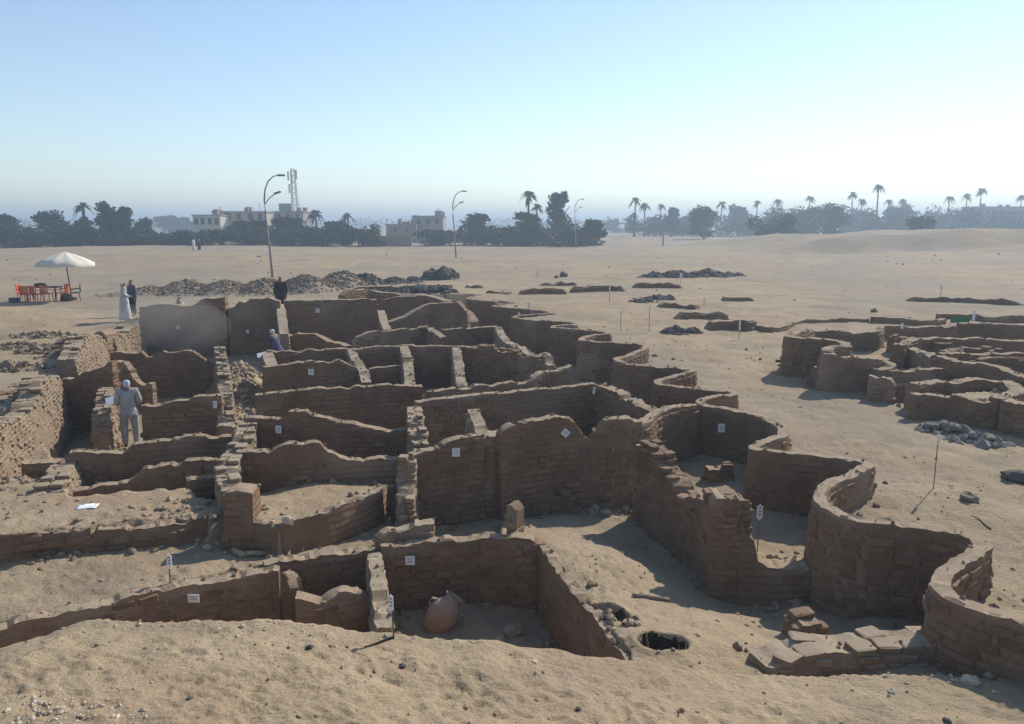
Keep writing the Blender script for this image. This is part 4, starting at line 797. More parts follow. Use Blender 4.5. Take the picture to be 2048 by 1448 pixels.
# ------------------------------------------------------------------ people
def skin_mesh(name, verts, edges, radii, m, parent, sub=2):
    me = bpy.data.meshes.new(name); me.from_pydata(verts, edges, []); me.materials.append(MATS[m]); o = link(bpy.data.objects.new(name, me), parent)
    md = o.modifiers.new('skin', 'SKIN'); md.use_smooth_shade = True
    sv = me.skin_vertices[0].data
    for i, r in enumerate(radii): sv[i].radius = (r, r) if not isinstance(r, tuple) else r
    sv[0].use_root = True
    s2 = o.modifiers.new('sub', 'SUBSURF'); s2.levels = sub; s2.render_levels = sub
    return o
def person(label, loc, rz, h=1.74, top='robe_grey', low='robe_grey', head='scarf', robe=False, lean=0.0, arms='hold', crouch=0.0, headturn=0):
    """faces +Y before rotation; joints in metres for a 1.74 m figure"""
    root = empty('person', loc, rz, label, 'person'); k = h / 1.74
    hipz = .92 - crouch
    def T(x, y, z):                     # bend the upper body forward about the hips
        dz = z - .92
        if dz > 0: yy = y + math.sin(lean) * dz; zz = hipz + math.cos(lean) * dz
        else: yy, zz = y, z * hipz / .92
        return (x * k, yy * k, zz * k)
    if arms == 'hold':
        AL = [(-.19, 0, 1.42), (-.25, -.02, 1.16), (-.20, .20, 1.08), (-.17, .29, 1.09)]; AR = [(.19, 0, 1.42), (.26, -.02, 1.15), (.20, .20, 1.06), (.15, .28, 1.07)]
    elif arms == 'down':
        AL = [(-.19, 0, 1.42), (-.25, -.01, 1.14), (-.26, .05, .88), (-.26, .08, .79)]; AR = [(.19, 0, 1.42), (.25, -.01, 1.14), (.26, .05, .88), (.26, .08, .79)]
    else:
        AL = [(-.19, 0, 1.42), (-.22, .20, 1.25), (-.16, .42, 1.12), (-.14, .5, 1.08)]; AR = [(.19, 0, 1.42), (.22, .20, 1.25), (.16, .42, 1.12), (.14, .5, 1.08)]
    V = [T(0, 0, .95), T(0, 0, 1.15), T(0, 0, 1.38), T(0, .0, 1.50), T(0, .01, 1.60), T(0, .015, 1.70), T(0, .11, 1.615)]
    E = [(0, 1), (1, 2), (2, 3), (3, 4), (4, 5), (4, 6)]; Rr = [.13, .115, .125, .055, .088, .072, .018]
    def chain(pts, rad, a):
        prev = a
        for p, r in zip(pts, rad): V.append(T(*p)); Rr.append(r); E.append((prev, len(V) - 1)); prev = len(V) - 1
        return prev
    for A, s in ((AL, -1), (AR, 1)):
        w_ = chain(A, [.062, .045, .034, .032], 2)
        hx, hy, hz = A[3]; dx, dy, dz = (hx - A[2][0]) * .9, (hy - A[2][1]) * .9, (hz - A[2][2]) * .9
        for f, (o1, l1) in enumerate(((-.03, .75), (-.01, .95), (.01, 1.0), (.03, .85))):
            chain([(hx + o1 * .8 + dx * .4 * l1, hy + dy * .45 * l1, hz + dz * .45 * l1), (hx + o1 + dx * .7 * l1, hy + dy * .8 * l1, hz + dz * .8 * l1 - .015)], [.009, .008], w_)
        chain([(hx - s * .045 + dx * .2, hy + dy * .2, hz + .01), (hx - s * .06 + dx * .4, hy + dy * .4, hz + .005)], [.010, .009], w_)
    for s in (-1, 1):
        chain([(s * .10, 0, .86), (s * .12, .03 + crouch * .5, .48), (s * .12, -.01, .09), (s * .125, .10, .04), (s * .13, .19, .03)], [.095, .062, .045, .042, .03], 0)
    skin_mesh('body', V, E, [r * k for r in Rr], 'skin', root)
    # tunic with sleeves
    tv = [T(0, 0, 1.0), T(0, 0, .84), T(0, 0, 1.2), T(0, 0, 1.4)]; te = [(0, 1), (0, 2), (2, 3)]; tr = [(.185, .145), (.20, .16), (.175, .135), (.165, .115)]
    for A in (AL, AR):
        b = 3
        for p, r in zip(A[:3], (.085, .075, .06)): tv.append(T(*p)); tr.append((r, r)); te.append((b, len(tv) - 1)); b = len(tv) - 1
    skin_mesh('tunic', tv, te, [(a * k, b * k) for a, b in tr], top, root)
    if robe:
        bm = bmesh.new(); seg = 20; rings = []
        for i, (z, rx, ry) in enumerate(((1.05, .19, .15), (.85, .22, .18), (.5, .25, .21), (.22, .28, .25), (.08, .29, .26))):
            c = T(0, 0, z)
            rings.append([bm.verts.new((c[0] + k * rx * math.cos(6.283 * q / seg) * (1 + .05 * math.sin(q * 2.4 + i)), c[1] + k * ry * math.sin(6.283 * q / seg) * (1 + .07 * math.sin(q * 3.1)), c[2])) for q in range(seg)])
        for a, b in zip(rings, rings[1:]):
            for q in range(seg): bm.faces.new((a[q], a[(q + 1) % seg], b[(q + 1) % seg], b[q]))
        bmesh.ops.recalc_face_normals(bm, faces=bm.faces[:]); o = bm_obj('robe_skirt', bm, low, root, True)
    else:
        lv = [T(0, 0, .95)]; le = []; lr = [(.17, .14)]
        for s in (-1, 1):
            b = 0
            for p, r in (((s * .105, 0, .84), .115), ((s * .125, .03 + crouch * .5, .48), .092), ((s * .125, -.01, .10), .075)): lv.append(T(*p)); lr.append((r, r)); le.append((b, len(lv) - 1)); b = len(lv) - 1
        skin_mesh('trousers', lv, le, [(a * k, b * k) for a, b in lr], low, root)
    # head cloth or cap
    hc = T(0, .0, 1.655)
    hv = [(hc[0], hc[1] - .012, hc[2] + .035), (hc[0], hc[1] - .045, hc[2] - .07), (hc[0], hc[1] - .05, hc[2] - .17)] if head == 'scarf' else [(hc[0], hc[1] - .005, hc[2] + .045), (hc[0], hc[1] - .02, hc[2] + .01)]
    skin_mesh('headscarf' if head == 'scarf' else 'cap' if head == 'cloth_white' else 'hair', hv, [(i, i + 1) for i in range(len(hv) - 1)], [.105, .09, .075][:len(hv)] if head == 'scarf' else [.095, .098], head, root)
    return root
q = P(264, 900, -1.5); person('worker in pale grey clothes and a blue-white headscarf holding a white board', (q.x, q.y, gz(q.x, q.y)), R(28), 1.80, lean=.10, top='robe_mid', low='robe_mid')
b = PD(226, 800, q.y + .25); bm = bmesh.new(); box(bm, (0, 0, 0), (.34, .26, .012)); o = bm_obj('drawing_board', bm, 'paper'); o.location = b; o.rotation_euler = (R(38), R(-14), R(25)); tag(o, 'white drawing board held by the worker in pale grey', 'board')
q = PD(256, 690, 33.5); q.z = gz(q.x, q.y); person('light grey robed figure at the left end of the tall dusty wall', (q.x, q.y, q.z), R(-60), 1.75, robe=True, low='robe_grey', arms='hold', head='scarf')
q = PD(268, 640, 35.5); person('dark-haired figure behind the light grey robed figure', (q.x, q.y, gz(q.x, q.y) ), R(150), 1.66, top='robe_blue', low='robe_black', head='hair', arms='down')
q = PD(562, 600, 36.6); person('figure in a black robe and white cap standing on the tall back wall edge', (q.x, q.y, .02), R(20), 1.74, top='robe_black', low='robe_black', robe=True, head='cloth_white', arms='down')
q = PD(556, 700, 29.2); person('bending worker in dark blue behind the small rooms', (q.x, q.y, gz(q.x, q.y)), R(70), 1.80, top='robe_blue', low='robe_blue', robe=True, head='scarf', lean=.35, arms='reach')
q = PD(357, 594, 36.2); person('person whose dark head shows above the tall dusty back wall', (q.x, q.y, q.z - 1.68), R(170), 1.68, top='cloth_white', low='robe_grey', head='hair', arms='down')
b = PD(525, 709, 26.4); bm = bmesh.new(); box(bm, (0, 0, 0), (.36, .24, .01)); o = bm_obj('paper_board', bm, 'paper'); o.location = b; o.rotation_euler = (.5, -.2, .3); tag(o, 'white paper board beside the bending worker', 'board')
for lb, px, py in (('tiny white-robed walker at the foot of the far left trees', 388, 503), ('tiny dark walker beside the white-robed walker', 399, 503)):
    q = P(px, py, .1); person(lb, (q.x, q.y, gz(q.x, q.y)), R(70), 1.7, top='cloth_white' if 'white-robed' in lb and 'dark' not in lb else 'robe_black', low='cloth_white' if 'dark' not in lb else 'robe_black', robe=True, arms='down')

# ------------------------------------------------------------------ umbrella, table, chairs
u = P(144, 601, 0); um = empty('parasol', (u.x, u.y, gz(u.x, u.y)), 0, 'large cream parasol with scalloped edge shading a table at the left', 'parasol')
bm = bmesh.new(); tube(bm, [(0, 0, 0), (-.08, 0, 1.3), (-.18, 0, 2.62)], .03, 8); bm_obj('pole', bm, 'darkwood', um, True)
bm = bmesh.new(); lathe(bm, [(.02, .18), (.25, .16), (.28, .0)], 16, True); bm_obj('base', bm, 'darkrubble', um)
bm = bmesh.new(); seg = 32; cx = -.18; rings = []
for (rr, zz) in ((.02, 2.66), (.5, 2.50), (1.0, 2.30), (1.5, 2.02), (1.50, 1.86)):
    ring = []
    for q in range(seg):
        a = 6.2832 * q / seg; f = abs(math.sin(a * 4)); r2 = rr * (1 - .05 * f) if rr > .4 else rr
        ring.append(bm.verts.new((cx + r2 * math.cos(a), r2 * math.sin(a), zz - .05 * f * (rr > .4) + (.05 * f if zz < 1.9 else 0))))
    rings.append(ring)
for a, b in zip(rings, rings[1:]):
    for q in range(seg): bm.faces.new((a[q], a[(q + 1) % seg], b[(q + 1) % seg], b[q]))
cn = bm_obj('canopy', bm, 'canvas', um, True)
for q in range(8):
    a = 6.2832 * q / 8; bm = bmesh.new(); tube(bm, [(cx, 0, 2.05), (cx + .75 * math.cos(a), .75 * math.sin(a), 2.36)], .012, 5); bm_obj('rib', bm, 'darkwood', um)
def chair(label, x, y, rz, m='orange'):
    c = empty('plastic_chair', (x, y, gz(x, y)), rz, label, 'chair', 'plastic chairs around the table')
    bm = bmesh.new(); v = box(bm, (0, 0, .43), (.48, .46, .04)); bmesh.ops.bevel(bm, geom=bm.edges[:], offset=.015, segments=2, affect='EDGES'); bm_obj('seat', bm, m, c)
    bm = bmesh.new()
    for i in range(5): box(bm, (-.17 + i * .085, .25 + .03 * math.cos((i - 2) * .7), .66), (.06, .025, .42))
    box(bm, (0, .27, .86), (.46, .03, .09)); box(bm, (0, .25, .48), (.46, .03, .06)); bm_obj('backrest', bm, m, c)
    for sx in (-1, 1):
        for sy in (-1, 1):
            bm = bmesh.new(); tube(bm, [(sx * .20, sy * .19, .42), (sx * .24, sy * .24, 0)], [.025, .018], 6); bm_obj('leg', bm, m, c)
        bm = bmesh.new(); tube(bm, [(sx * .24, -.2, .43), (sx * .25, -.19, .62), (sx * .25, .24, .66)], .02, 6); bm_obj('armrest', bm, m, c)
tb = P(90, 601, 0); t = empty('camp_table', (tb.x, tb.y, gz(tb.x, tb.y)), R(4), 'long dark table under the cream parasol', 'table')
bm = bmesh.new(); box(bm, (0, 0, .74), (1.65, .75, .05)); bm_obj('tabletop', bm, 'darkwood', t)
for sx in (-1, 1):
    for sy in (-1, 1): bm = bmesh.new(); box(bm, (sx * .75, sy * .32, .36), (.06, .06, .72)); bm_obj('leg', bm, 'darkwood', t)
for lb, dx, dy, rz, m in (('orange chair at the left end of the parasol table', -1.15, .0, R(90), 'orange'), ('orange chair at the near side of the table, left', -.55, -.72, R(180), 'orange'), ('orange chair at the near side of the table, middle', .0, -.75, R(175), 'orange'),
        ('orange chair at the near side of the table, right', .55, -.72, R(185), 'orange'), ('orange chair at the right end of the parasol table', 1.05, -.1, R(-90), 'orange'), ('dark chair beside the parasol pole', 1.75, -.1, R(-60), 'darkwood')):
    chair(lb, tb.x + dx, tb.y + dy, rz, m)
V, F = RK2[0]; o = mesh_obj('dark_bag', (V * np.array([.34, .22, .14])).tolist(), F, 'darkwood', None, True); o.location = (tb.x - .15, tb.y, gz(tb.x, tb.y) + .87); tag(o, 'dark bag lying on the parasol table', 'bag')
V, F = RK2[1]; o = mesh_obj('rucksack', (V * np.array([.3, .25, .3])).tolist(), F, 'darkwood', None, True); o.location = (tb.x + 1.45, tb.y - .5, gz(tb.x, tb.y) + .2); tag(o, 'dark rucksack on the sand near the parasol pole', 'bag')
bm = bmesh.new(); box(bm, (0, 0, 0), (.5, .32, .24)); bmesh.ops.bevel(bm, geom=bm.edges[:], offset=.03, segments=2, affect='EDGES'); o = bm_obj('cool_box', bm, 'robe_blue'); o.location = (tb.x - 1.2, tb.y - .75, gz(tb.x, tb.y - .7) + .12); tag(o, 'blue box on the sand left of the orange chairs', 'box')

# ------------------------------------------------------------------ street lamps, poles, mast
def lamp(label, px, ybase, ytop, wob=0.0):
    p = P(px, ybase, 0); d = p.y; z0 = gz(p.x, p.y); root = empty('street_lamp', (p.x, p.y, z0), 0, label, 'street lamp', 'street lamps along the road'); H = CAMZ + d * ratio(ytop) - z0
    bm = bmesh.new(); tube(bm, [(0, 0, 0), (-.10, 0, H * .3), (-.28, 0, H * .62)], [.10, .085, .07], 8); bm_obj('pole', bm, 'lampmetal', root, True)
    a = [(-.28, 0, H * .62), (-.32, 0, H * .76), (-.22, 0, H * .86), (.05, 0, H * .94), (.45, 0, H * .985), (.85, 0, H)]
    bm = bmesh.new(); tube(bm, a, [.07, .06, .055, .05, .045, .04], 8); bm_obj('arm', bm, 'lampmetal', root, True)
    bm = bmesh.new(); tube(bm, [(-.3, 0, H * .72), (.1, 0, H * .78), (.45, 0, H * .81)], .04, 8); bm_obj('arm', bm, 'lampmetal', root, True)
    for (x, z, r) in ((1.1, H - .02, 0), (.72, H * .83, -.3)):
        bm = bmesh.new(); box(bm, (0, 0, 0), (.62, .24, .15)); bmesh.ops.bevel(bm, geom=bm.edges[:], offset=.05, segments=2, affect='EDGES'); h_ = bm_obj('lamp_head', bm, 'lampmetal', root); h_.location = (x, 0, z); h_.rotation_euler = (0, r, 0)
lamp('nearest street lamp with two curved arms behind the spoil heap', 545, 556, 350)
lamp('second street lamp with two curved arms, out on the plain', 912, 519, 382)
lamp('third faint street lamp half hidden by the far trees', 1152, 495, 398)
p = PD(1326, 490, 150); bm = bmesh.new(); tube(bm, [(0, 0, 0), (0, 0, 6.2)], [.14, .10], 7); o = bm_obj('utility_pole', bm, 'lampmetal', None, True); o.location = (p.x, p.y, gz(p.x, p.y)); tag(o, 'bare utility pole in front of the far palms right of centre', 'pole')
d = 235; c = PD(592, 430, d); top = PD(585, 338, d); H = top.z; mast = empty('telecom_mast', (c.x, c.y, 0), 0, 'leaning lattice telecom mast with panel antennas behind the houses', 'mast')
lx = top.x - c.x
def mp(t, sx, sy): r = .95 * (1 - t) + .5 * t; return Vector((lx * t + sx * r, sy * r, H * t))
for sx, sy in ((-1, -1), (1, -1), (1, 1), (-1, 1)):
    bm = bmesh.new(); tube(bm, [mp(0, sx, sy), mp(1, sx, sy)], .10, 5); bm_obj('corner_post', bm, 'lampmetal', mast)
bm = bmesh.new()
for i in range(12):
    t0, t1 = i / 12, (i + 1) / 12; cs = ((-1, -1), (1, -1), (1, 1), (-1, 1))
    for k in range(4): tube(bm, [mp(t0, *cs[k]), mp(t1, *cs[(k + 1) % 4])], .05, 4); tube(bm, [mp(t1, *cs[k]), mp(t1, *cs[(k + 1) % 4])], .05, 4)
bm_obj('bracing', bm, 'lampmetal', mast)
for sx, t in ((-1.25, .9), (1.15, .92), (-.2, .86), (-1.1, .72)):
    bm = bmesh.new(); box(bm, (lx * t + sx, -.6, H * t), (.45, .25, 2.6)); bm_obj('panel_antenna', bm, 'white_wall', mast)

# ------------------------------------------------------------------ trees and palms
def leafcloud(bmv, bmf, c, rad, n, s):
    for _ in range(n):
        v = Vector((random.gauss(0, 1), random.gauss(0, 1), random.gauss(0, 1))).normalized(); r = random.random() ** .33
        p = Vector(c) + Vector((v.x * rad[0], v.y * rad[1], v.z * rad[2])) * r * random.uniform(.8, 1.12)
        a = Vector((random.gauss(0, 1), random.gauss(0, 1), random.gauss(0, .6))).normalized(); b = a.cross(Vector((random.gauss(0, 1), random.gauss(0, 1), random.gauss(0, 1)))).normalized()
        q = s * random.uniform(.6, 1.4); i = len(bmv)
        bmv += [tuple(p - a * q), tuple(p + b * q * .55), tuple(p + a * q), tuple(p - b * q * .55)]; bmf.append((i, i + 1, i + 2, i + 3))
def tree(label, px, ytop, wpx, d, shape='round', dens=1.0, group='trees along the edge of the fields'):
    c = PD(px, ytop, d); H = c.z - gz(c.x, d); W = wpx * d / FPX; z0 = gz(c.x, d)
    root = empty('broadleaf_tree', (c.x, d, z0), 0, label, 'tree', group)
    bm = bmesh.new(); tr = max(.12, H * .03); tube(bm, [(0, 0, -.2), (random.uniform(-.2, .2), 0, H * .25), (random.uniform(-.3, .3), 0, H * .55)], [tr * 1.3, tr, tr * .6], 7)
    for _ in range(6):
        a = random.uniform(0, 6.28); h0 = H * random.uniform(.18, .4); tube(bm, [(0, 0, h0), (W * .18 * math.cos(a), W * .18 * math.sin(a), h0 + H * .18), (W * .34 * math.cos(a), W * .34 * math.sin(a), h0 + H * .32)], [tr * .5, tr * .35, tr * .15], 5)
    bm_obj('trunk', bm, 'bark', root)
    vv = []; ff = []; ls = .17 + d * .0011
    lobes = []
    if shape == 'tall':
        for i in range(13):
            t = i / 12; r = W * .5 * (1 - .55 * t) * random.uniform(.65, 1.0); a = random.uniform(0, 6.28); lobes.append((W * .14 * math.cos(a), W * .14 * math.sin(a), H * (.08 + .84 * t), r, H * .12))
    elif shape == 'low':
        for i in range(11):
            lobes.append((random.uniform(-.42, .42) * W, random.uniform(-.25, .25) * W, H * random.uniform(.12, .74), W * .17 * random.uniform(.8, 1.4), H * .26))
    else:
        for i in range(20):
            zz = random.uniform(.10, .88); a = random.uniform(0, 6.28); r = W * .36 * math.sqrt(random.random()) * (1 - .55 * max(0, zz - .5) / .5); lobes.append((r * math.cos(a), r * math.sin(a), H * zz, W * .19 * random.uniform(.7, 1.25), H * .13 * random.uniform(.8, 1.3)))
    for (x, y, z, r, rz_) in lobes:
        top_ = z + rz_
        if top_ > H: z -= top_ - H
        leafcloud(vv, ff, (x, y, z), (r, r, rz_), int(130 * dens), ls)
    crown = mesh_obj('crown', vv, ff, 'leaf', root); return root
def palm(label, px, ytop, d, wpx=34, group='date palms on the skyline'):
    c = PD(px, ytop, d); z0 = gz(c.x, d); W = wpx * d / FPX; H = c.z - z0 - W * .22; root = empty('date_palm', (c.x, d, z0), random.uniform(0, 6), label, 'palm', group)
    bx = random.uniform(-.5, .5); bm = bmesh.new(); tube(bm, [(bx, 0, -.2), (bx * .6, 0, H * .4), (0, 0, H * .8), (0, 0, H)], [.30, .24, .22, .26], 8); bm_obj('trunk', bm, 'bark', root)
    vv = []; ff = []; L = W * .56
    for i in range(34):
        a = random.uniform(0, 6.28); el = random.uniform(-.5, 1.35); ca, sa = math.cos(a), math.sin(a); ss = []
        for k in range(6):
            t = k / 5; r = L * t * math.cos(el) * (1 - .12 * t) + .05; z = H + L * (t * math.sin(el) - .55 * t * t * (1 + .4 * math.cos(el))) * .9; wd = L * .115 * (math.sin(math.pi * min(1, t * .9 + .12))) + .03; ss.append((r, z, wd))
        for k in range(5):
            r0, z0_, w0 = ss[k]; r1, z1, w1 = ss[k + 1]
            for s in (-1, 1):
                i0 = len(vv); vv += [(r0 * ca, r0 * sa, z0_), (r1 * ca, r1 * sa, z1), ((r1 + .1) * ca - s * w1 * sa, (r1 + .1) * sa + s * w1 * ca, z1 - w1 * .7), (r0 * ca - s * w0 * sa * .6, r0 * sa + s * w0 * ca * .6, z0_ - w0 * .55)]; ff.append((i0, i0 + 1, i0 + 2, i0 + 3))
    mesh_obj('crown', vv, ff, 'palmleaf', root); return root
for t in (('leafy tree cut by the left edge', 8, 428, 95, 150), ('low dark tree right of the tree at the left edge', 48, 458, 60, 148), ('broad bushy tree behind the parasol', 107, 411, 105, 152), ('tree with a drooping crown beside the broad bushy tree', 165, 432, 60, 156),
          ('tall dense dark tree right of the parasol', 212, 402, 62, 150, 'tall', 1.2), ('second tall dense tree joined to the first on its right', 246, 413, 60, 150, 'tall', 1.1), ('rounded tree right of the tall dense pair', 285, 424, 66, 165), ('low bushes below the hazy gap on the left', 330, 458, 130, 150, 'low'),
          ('low bushes in front of the cream building', 420, 455, 130, 152, 'low'), ('broad trees right of the cream building', 500, 438, 110, 158), ('tree hiding the foot of the telecom mast', 575, 432, 90, 160), ('dense dark bushes right of the nearest street lamp', 615, 448, 90, 152, 'low'),
          ('tree below the small palm behind the nearest lamp', 680, 440, 80, 165), ('low trees left of the flat-roofed brown building', 722, 446, 85, 158, 'low'), ('treetop above the flat-roofed brown building', 836, 427, 34, 215), ('wide rounded tree right of the second street lamp', 958, 423, 92, 172),
          ('low bushes right of the wide rounded tree', 1010, 462, 70, 165, 'low'), ('rounded dark tree below the tall palm in the centre', 1056, 421, 82, 166), ('towering dense dark tree beside the central palms', 1119, 381, 66, 168, 'tall', 1.5), ('isolated flat-topped tree right of the towering tree', 1187, 431, 60, 160),
          ('low hedge below the central palms', 1120, 472, 200, 158, 'low'), ('hazy tree left of the bare utility pole', 1345, 414, 46, 270), ('hazy broad tree right of the bare utility pole', 1410, 408, 72, 230), ('hazy pale tree behind the broad hazy tree', 1375, 430, 60, 330), ('hazy dense tree left of the dark hedge', 1480, 406, 62, 320),
          ('dark broad bush at the left end of the right-hand bank', 1545, 420, 100, 190, 'low', 1.4), ('dark upright tree above the right-hand bank', 1668, 402, 66, 240), ('dark bush on the right-hand bank', 1868, 430, 76, 185, 'low', 1.2), ('hazy tree between two far palms', 1620, 412, 60, 260), ('hazy wide tree under the tallest right palm', 1750, 408, 90, 320, 'low'),
          ('hazy tree right of the tallest palm', 1800, 405, 70, 330), ('hazy long tree mass left of the paired palms', 1850, 402, 90, 340, 'low'), ('hazy tree mass below the paired palms', 1935, 404, 90, 340, 'low'), ('hazy tree mass at the right edge', 2020, 402, 100, 340, 'low'), ('hazy trees behind the dark broad bush', 1540, 408, 90, 340, 'low'), ('hazy grove left of the dark upright tree', 1610, 404, 100, 350, 'low'), ('hazy grove right of the dark upright tree', 1705, 404, 80, 350, 'low'),
          ('pale distant tree left of the cream building', 330, 430, 60, 380), ('pale distant tree touching the cream building', 368, 432, 50, 400), ('pale distant trees right of the isolated tree', 1235, 436, 60, 420, 'low'), ('pale distant tree under the far palm trio', 1290, 440, 70, 400, 'low')):
    tree(*t)
for i, (px, yt, wp, d) in enumerate(((20, 462, 120, 146), (90, 458, 130, 147), (160, 455, 120, 148), (235, 452, 120, 148), (300, 458, 120, 150), (375, 460, 120, 149), (470, 452, 130, 150), (545, 448, 120, 150), (600, 446, 110, 151), (655, 450, 110, 151), (715, 456, 110, 153), (900, 458, 130, 165), (975, 452, 130, 166), (1060, 452, 110, 160), (1130, 450, 120, 161))):
    tree(('dense undergrowth at the left edge below the trees', 'dense undergrowth below the broad bushy tree', 'dense undergrowth left of the tall dense pair', 'dense undergrowth below the tall dense pair', 'undergrowth below the rounded left tree', 'undergrowth left of the low bushes by the cream house', 'undergrowth below the cream upper storey', 'undergrowth at the nearest street lamp', 'undergrowth below the roof tank house', 'undergrowth below the small palm', 'undergrowth left of the pinkish brown wall', 'undergrowth at the second street lamp', 'undergrowth below the wide rounded tree', 'undergrowth below the central palms', 'undergrowth below the towering dense tree')[i], px, yt, wp, d, 'low', 1.3, group='undergrowth along the field edge')
for i in range(12):
    tree(('hazy thicket behind the bare utility pole', 'hazy thicket right of the utility pole', 'hazy thicket under the broad hazy tree', 'hazy thicket left of the bank', 'hazy thicket at the left end of the bank', 'hazy thicket behind the dark bush', 'hazy thicket above the middle of the bank', 'hazy thicket below the dark upright tree', 'hazy thicket below the tallest right palm', 'hazy thicket right of the tallest right palm', 'hazy thicket left of the long hazy building', 'hazy thicket before the long hazy building')[i], 1300 + i * 68, 424 - 12 * (i > 3) + random.uniform(-6, 6), 96, 262 + random.uniform(0, 60), 'low', 1.1, group='hazy thickets on the right skyline')
for t in (('ragged palm rising among the left trees', 165, 403, 158, 40), ('small palm right of the telecom mast', 631, 418, 172, 40), ('thin palm above the low trees left of centre', 695, 424, 190, 30), ('tall palm in the centre beside the towering tree', 1057, 380, 168, 42), ('short palm between the tall palm and the towering tree', 1074, 406, 172, 28),
          ('leftmost far palm right of centre, tallest of a trio', 1271, 393, 255, 28), ('second far palm of the trio', 1290, 404, 262, 26), ('low palm under the tallest of the trio', 1268, 424, 250, 22), ('single far palm right of the trio', 1322, 407, 290, 24), ('far palm above the broad hazy tree', 1444, 401, 290, 26), ('far palm behind the hazy dense tree', 1515, 400, 320, 22),
          ('far palm above the dark broad bush', 1556, 397, 320, 24), ('far palm left of the dark upright tree', 1620, 390, 320, 24), ('far palm right of the dark upright tree', 1706, 382, 310, 24), ('second far palm right of the dark upright tree', 1724, 396, 310, 22), ('tallest palm on the right skyline with a bare trunk', 1758, 367, 255, 28), ('small palm just right of the tallest right palm', 1778, 398, 320, 20),
          ('small far palm right of the hazy tree', 1806, 397, 320, 22), ('left one of three palms near the right edge', 1900, 391, 320, 24), ('middle one of three palms near the right edge', 1935, 386, 320, 24), ('tallest of three palms near the right edge', 1964, 374, 310, 28), ('palm cut by the right edge', 2044, 389, 320, 26)):
    palm(*t)
vv = []; ff = []
for i in range(170):
    d = random.uniform(560, 900); px = random.uniform(-80, 2130); c = PD(px, random.uniform(432, 441), d); leafcloud(vv, ff, (c.x, d, c.z * .5), (random.uniform(9, 18), 6, c.z * .5), 70, 1.1)
o = mesh_obj('far_wood', vv, ff, 'leaf'); tag(o, 'pale blue line of distant trees along the horizon', 'wood', kind='stuff')

# ------------------------------------------------------------------ houses beyond the trees
def house(name, label, px0, px1, ytop, d, depth, m, windows=(), cat='building', roofm=None, parapet=.4):
    a, b = PD(px0, ytop, d), PD(px1, ytop, d); H = a.z; W = b.x - a.x; z0 = gz((a.x + b.x) / 2, d) - .2
    root = empty(name, ((a.x + b.x) / 2, d, z0), 0, label, cat); root['kind'] = 'thing'; Hh = H - z0
    bm = bmesh.new(); box(bm, (0, depth / 2, Hh / 2), (W, depth, Hh)); bm_obj('wall', bm, m, root)
    bm = bmesh.new(); box(bm, (0, depth / 2, Hh + .1), (W + .5, depth + .5, .22)); bm_obj('roof', bm, roofm or m, root)
    if cat == 'building':
        for k in range(2):
            bm = bmesh.new(); sx = random.uniform(.8, 2.2); sz = random.uniform(.5, 1.5); box(bm, (random.uniform(-.42, .42) * W, depth * random.uniform(.2, .8), Hh + .2 + sz / 2), (sx, random.uniform(.8, 2), sz)); bm_obj('roof_hut' if sx > 1.3 else 'water_tank', bm, random.choice((m, 'greywall', 'brownwall')), root)
        bm = bmesh.new(); tube(bm, [(W * .3, depth * .4, Hh), (W * .3, depth * .4, Hh + 2.2)], .05, 5); box(bm, (W * .3, depth * .4, Hh + 2), (1.0, .05, .05)); bm_obj('aerial', bm, 'lampmetal', root)
    for (u, v, w_, h_) in windows:
        bm = bmesh.new(); x, z = (u - .5) * W, v * Hh
        for (cx_, cz_, sx_, sz_) in ((x, z + h_ / 2, w_ + .2, .1), (x, z - h_ / 2, w_ + .2, .1), (x - w_ / 2, z, .1, h_), (x + w_ / 2, z, .1, h_)): box(bm, (cx_, -.05, cz_), (sx_, .14, sz_))
        f = bm_obj('window', bm, 'greywall', root); bm = bmesh.new(); box(bm, (x, -.01, z), (w_, .06, h_)); bm_obj('pane', bm, 'glass', f)
    return root, W, Hh
r, W, Hh = house('village_house', 'cream flat-roofed house with window openings behind the left trees', 385, 440, 431, 186, 9, 'white_wall', [(.12, .80, .9, 1.5), (.35, .80, .9, 1.5), (.62, .80, .9, 1.5), (.86, .80, .9, 1.5)], roofm='greywall')
r, W, Hh = house('village_house', 'taller cream upper storey right of the flat-roofed cream house', 424, 530, 424, 192, 10, 'plaster', [(.1, .86, 1.1, 1.5), (.3, .86, 1.1, 1.5), (.5, .86, 1.1, 1.5), (.72, .86, 1.1, 1.5), (.9, .86, 1.1, 1.5)], roofm='greywall')
r, W, Hh = house('village_house', 'grey house with a square roof tank below the telecom mast', 545, 606, 424, 200, 8, 'greywall', [(.2, .84, 1, 1.4), (.5, .84, 1, 1.4), (.8, .84, 1, 1.4)])
bm = bmesh.new(); box(bm, (-W * .13, 3, Hh + 1.15), (W * .42, 3, 2.0)); bm_obj('roof_tank', bm, 'greywall', r)
r, W, Hh = house('village_house', 'flat-roofed grey-brown house in the hazy middle', 825, 886, 433, 205, 9, 'greywall', [(.2, .82, 1, 1.4), (.5, .82, 1, 1.4), (.8, .82, 1, 1.4)])
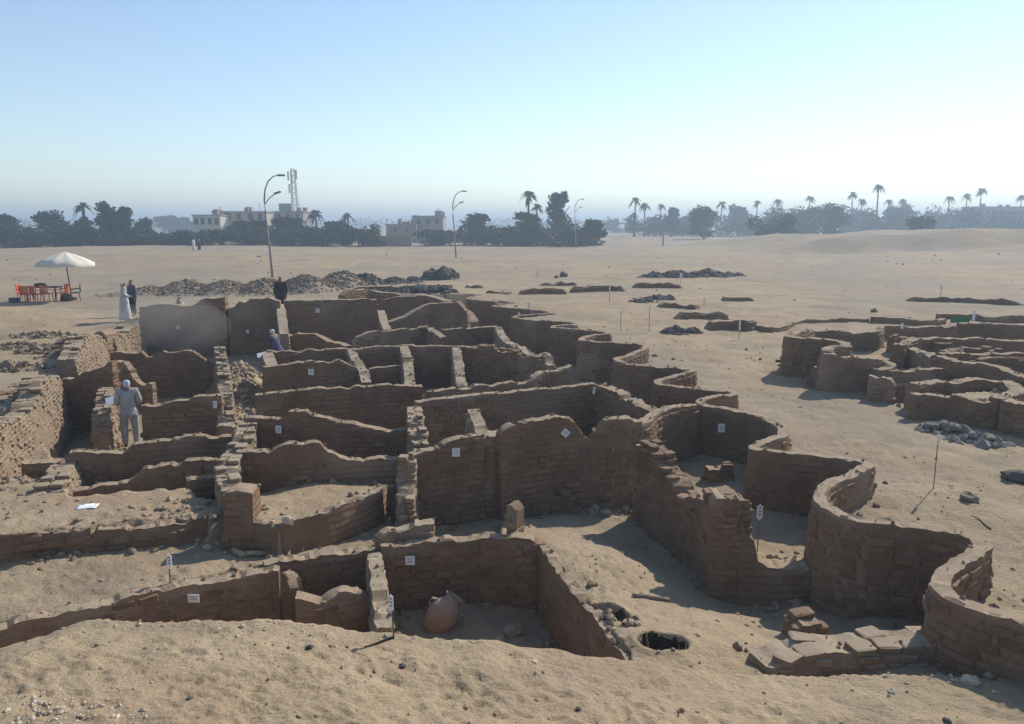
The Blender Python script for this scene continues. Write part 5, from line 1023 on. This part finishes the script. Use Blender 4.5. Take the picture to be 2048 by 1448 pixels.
house('village_house', 'low brown annexe left of the hazy flat-roofed house', 772, 832, 450, 200, 8, 'brownwall', [(.3, .75, 1, 1.2), (.7, .75, 1, 1.2)])
fw = house('field_wall', 'low pinkish brown wall at the foot of the trees left of centre', 735, 822, 474, 160, .5, 'brownwall', cat='wall')[0]; fw['kind'] = 'thing'
house('village_house', 'long low hazy building along the right skyline', 1955, 2070, 414, 300, 10, 'greywall', [(u / 8 + .06, .8, 1.4, 1.5) for u in range(8)])
house('village_house', 'small white house glimpsed among the left trees', 44, 64, 456, 190, 6, 'white_wall', [(.5, .75, 1, 1.2)])

# ------------------------------------------------------------------ the hazy air
def make_haze():
    bm = bmesh.new(); box(bm, (0, 0, 14.5), (8800, 8800, 35)); o = bm_obj('haze', bm, None)
    m = bpy.data.materials.new('haze'); m.use_nodes = True; n = m.node_tree.nodes; n.clear()
    out = n.new('ShaderNodeOutputMaterial'); v = n.new('ShaderNodeVolumePrincipled')
    v.inputs['Color'].default_value = (0.70, 0.85, 1.0, 1); v.inputs['Density'].default_value = HAZE_DENSITY; v.inputs['Anisotropy'].default_value = 0.25
    m.node_tree.links.new(v.outputs[0], out.inputs['Volume']); o.data.materials.append(m)
    tag(o, 'thin bluish haze filling the air over the plain', 'haze', kind='stuff')
make_haze()

def make_dust():
    c = PD(345, 655, 32.0); bm = bmesh.new(); bmesh.ops.create_icosphere(bm, subdivisions=3, radius=1)
    for v in bm.verts: v.co = Vector((v.co.x * 2.6, v.co.y * .95, v.co.z * 1.25)) * (1 + .18 * mnoise.noise(v.co * 1.7))
    o = bm_obj('dust_cloud', bm, None, None, True); o.location = c
    m = bpy.data.materials.new('dust_cloud'); m.use_nodes = True; n = m.node_tree.nodes; n.clear()
    out = n.new('ShaderNodeOutputMaterial'); v = n.new('ShaderNodeVolumePrincipled')
    v.inputs['Color'].default_value = (0.86, 0.80, 0.70, 1); v.inputs['Density'].default_value = 0.20
    m.node_tree.links.new(v.outputs[0], out.inputs['Volume']); o.data.materials.append(m)
    tag(o, 'drifting dust in front of the tall dusty back wall', 'dust', kind='stuff')
make_dust()
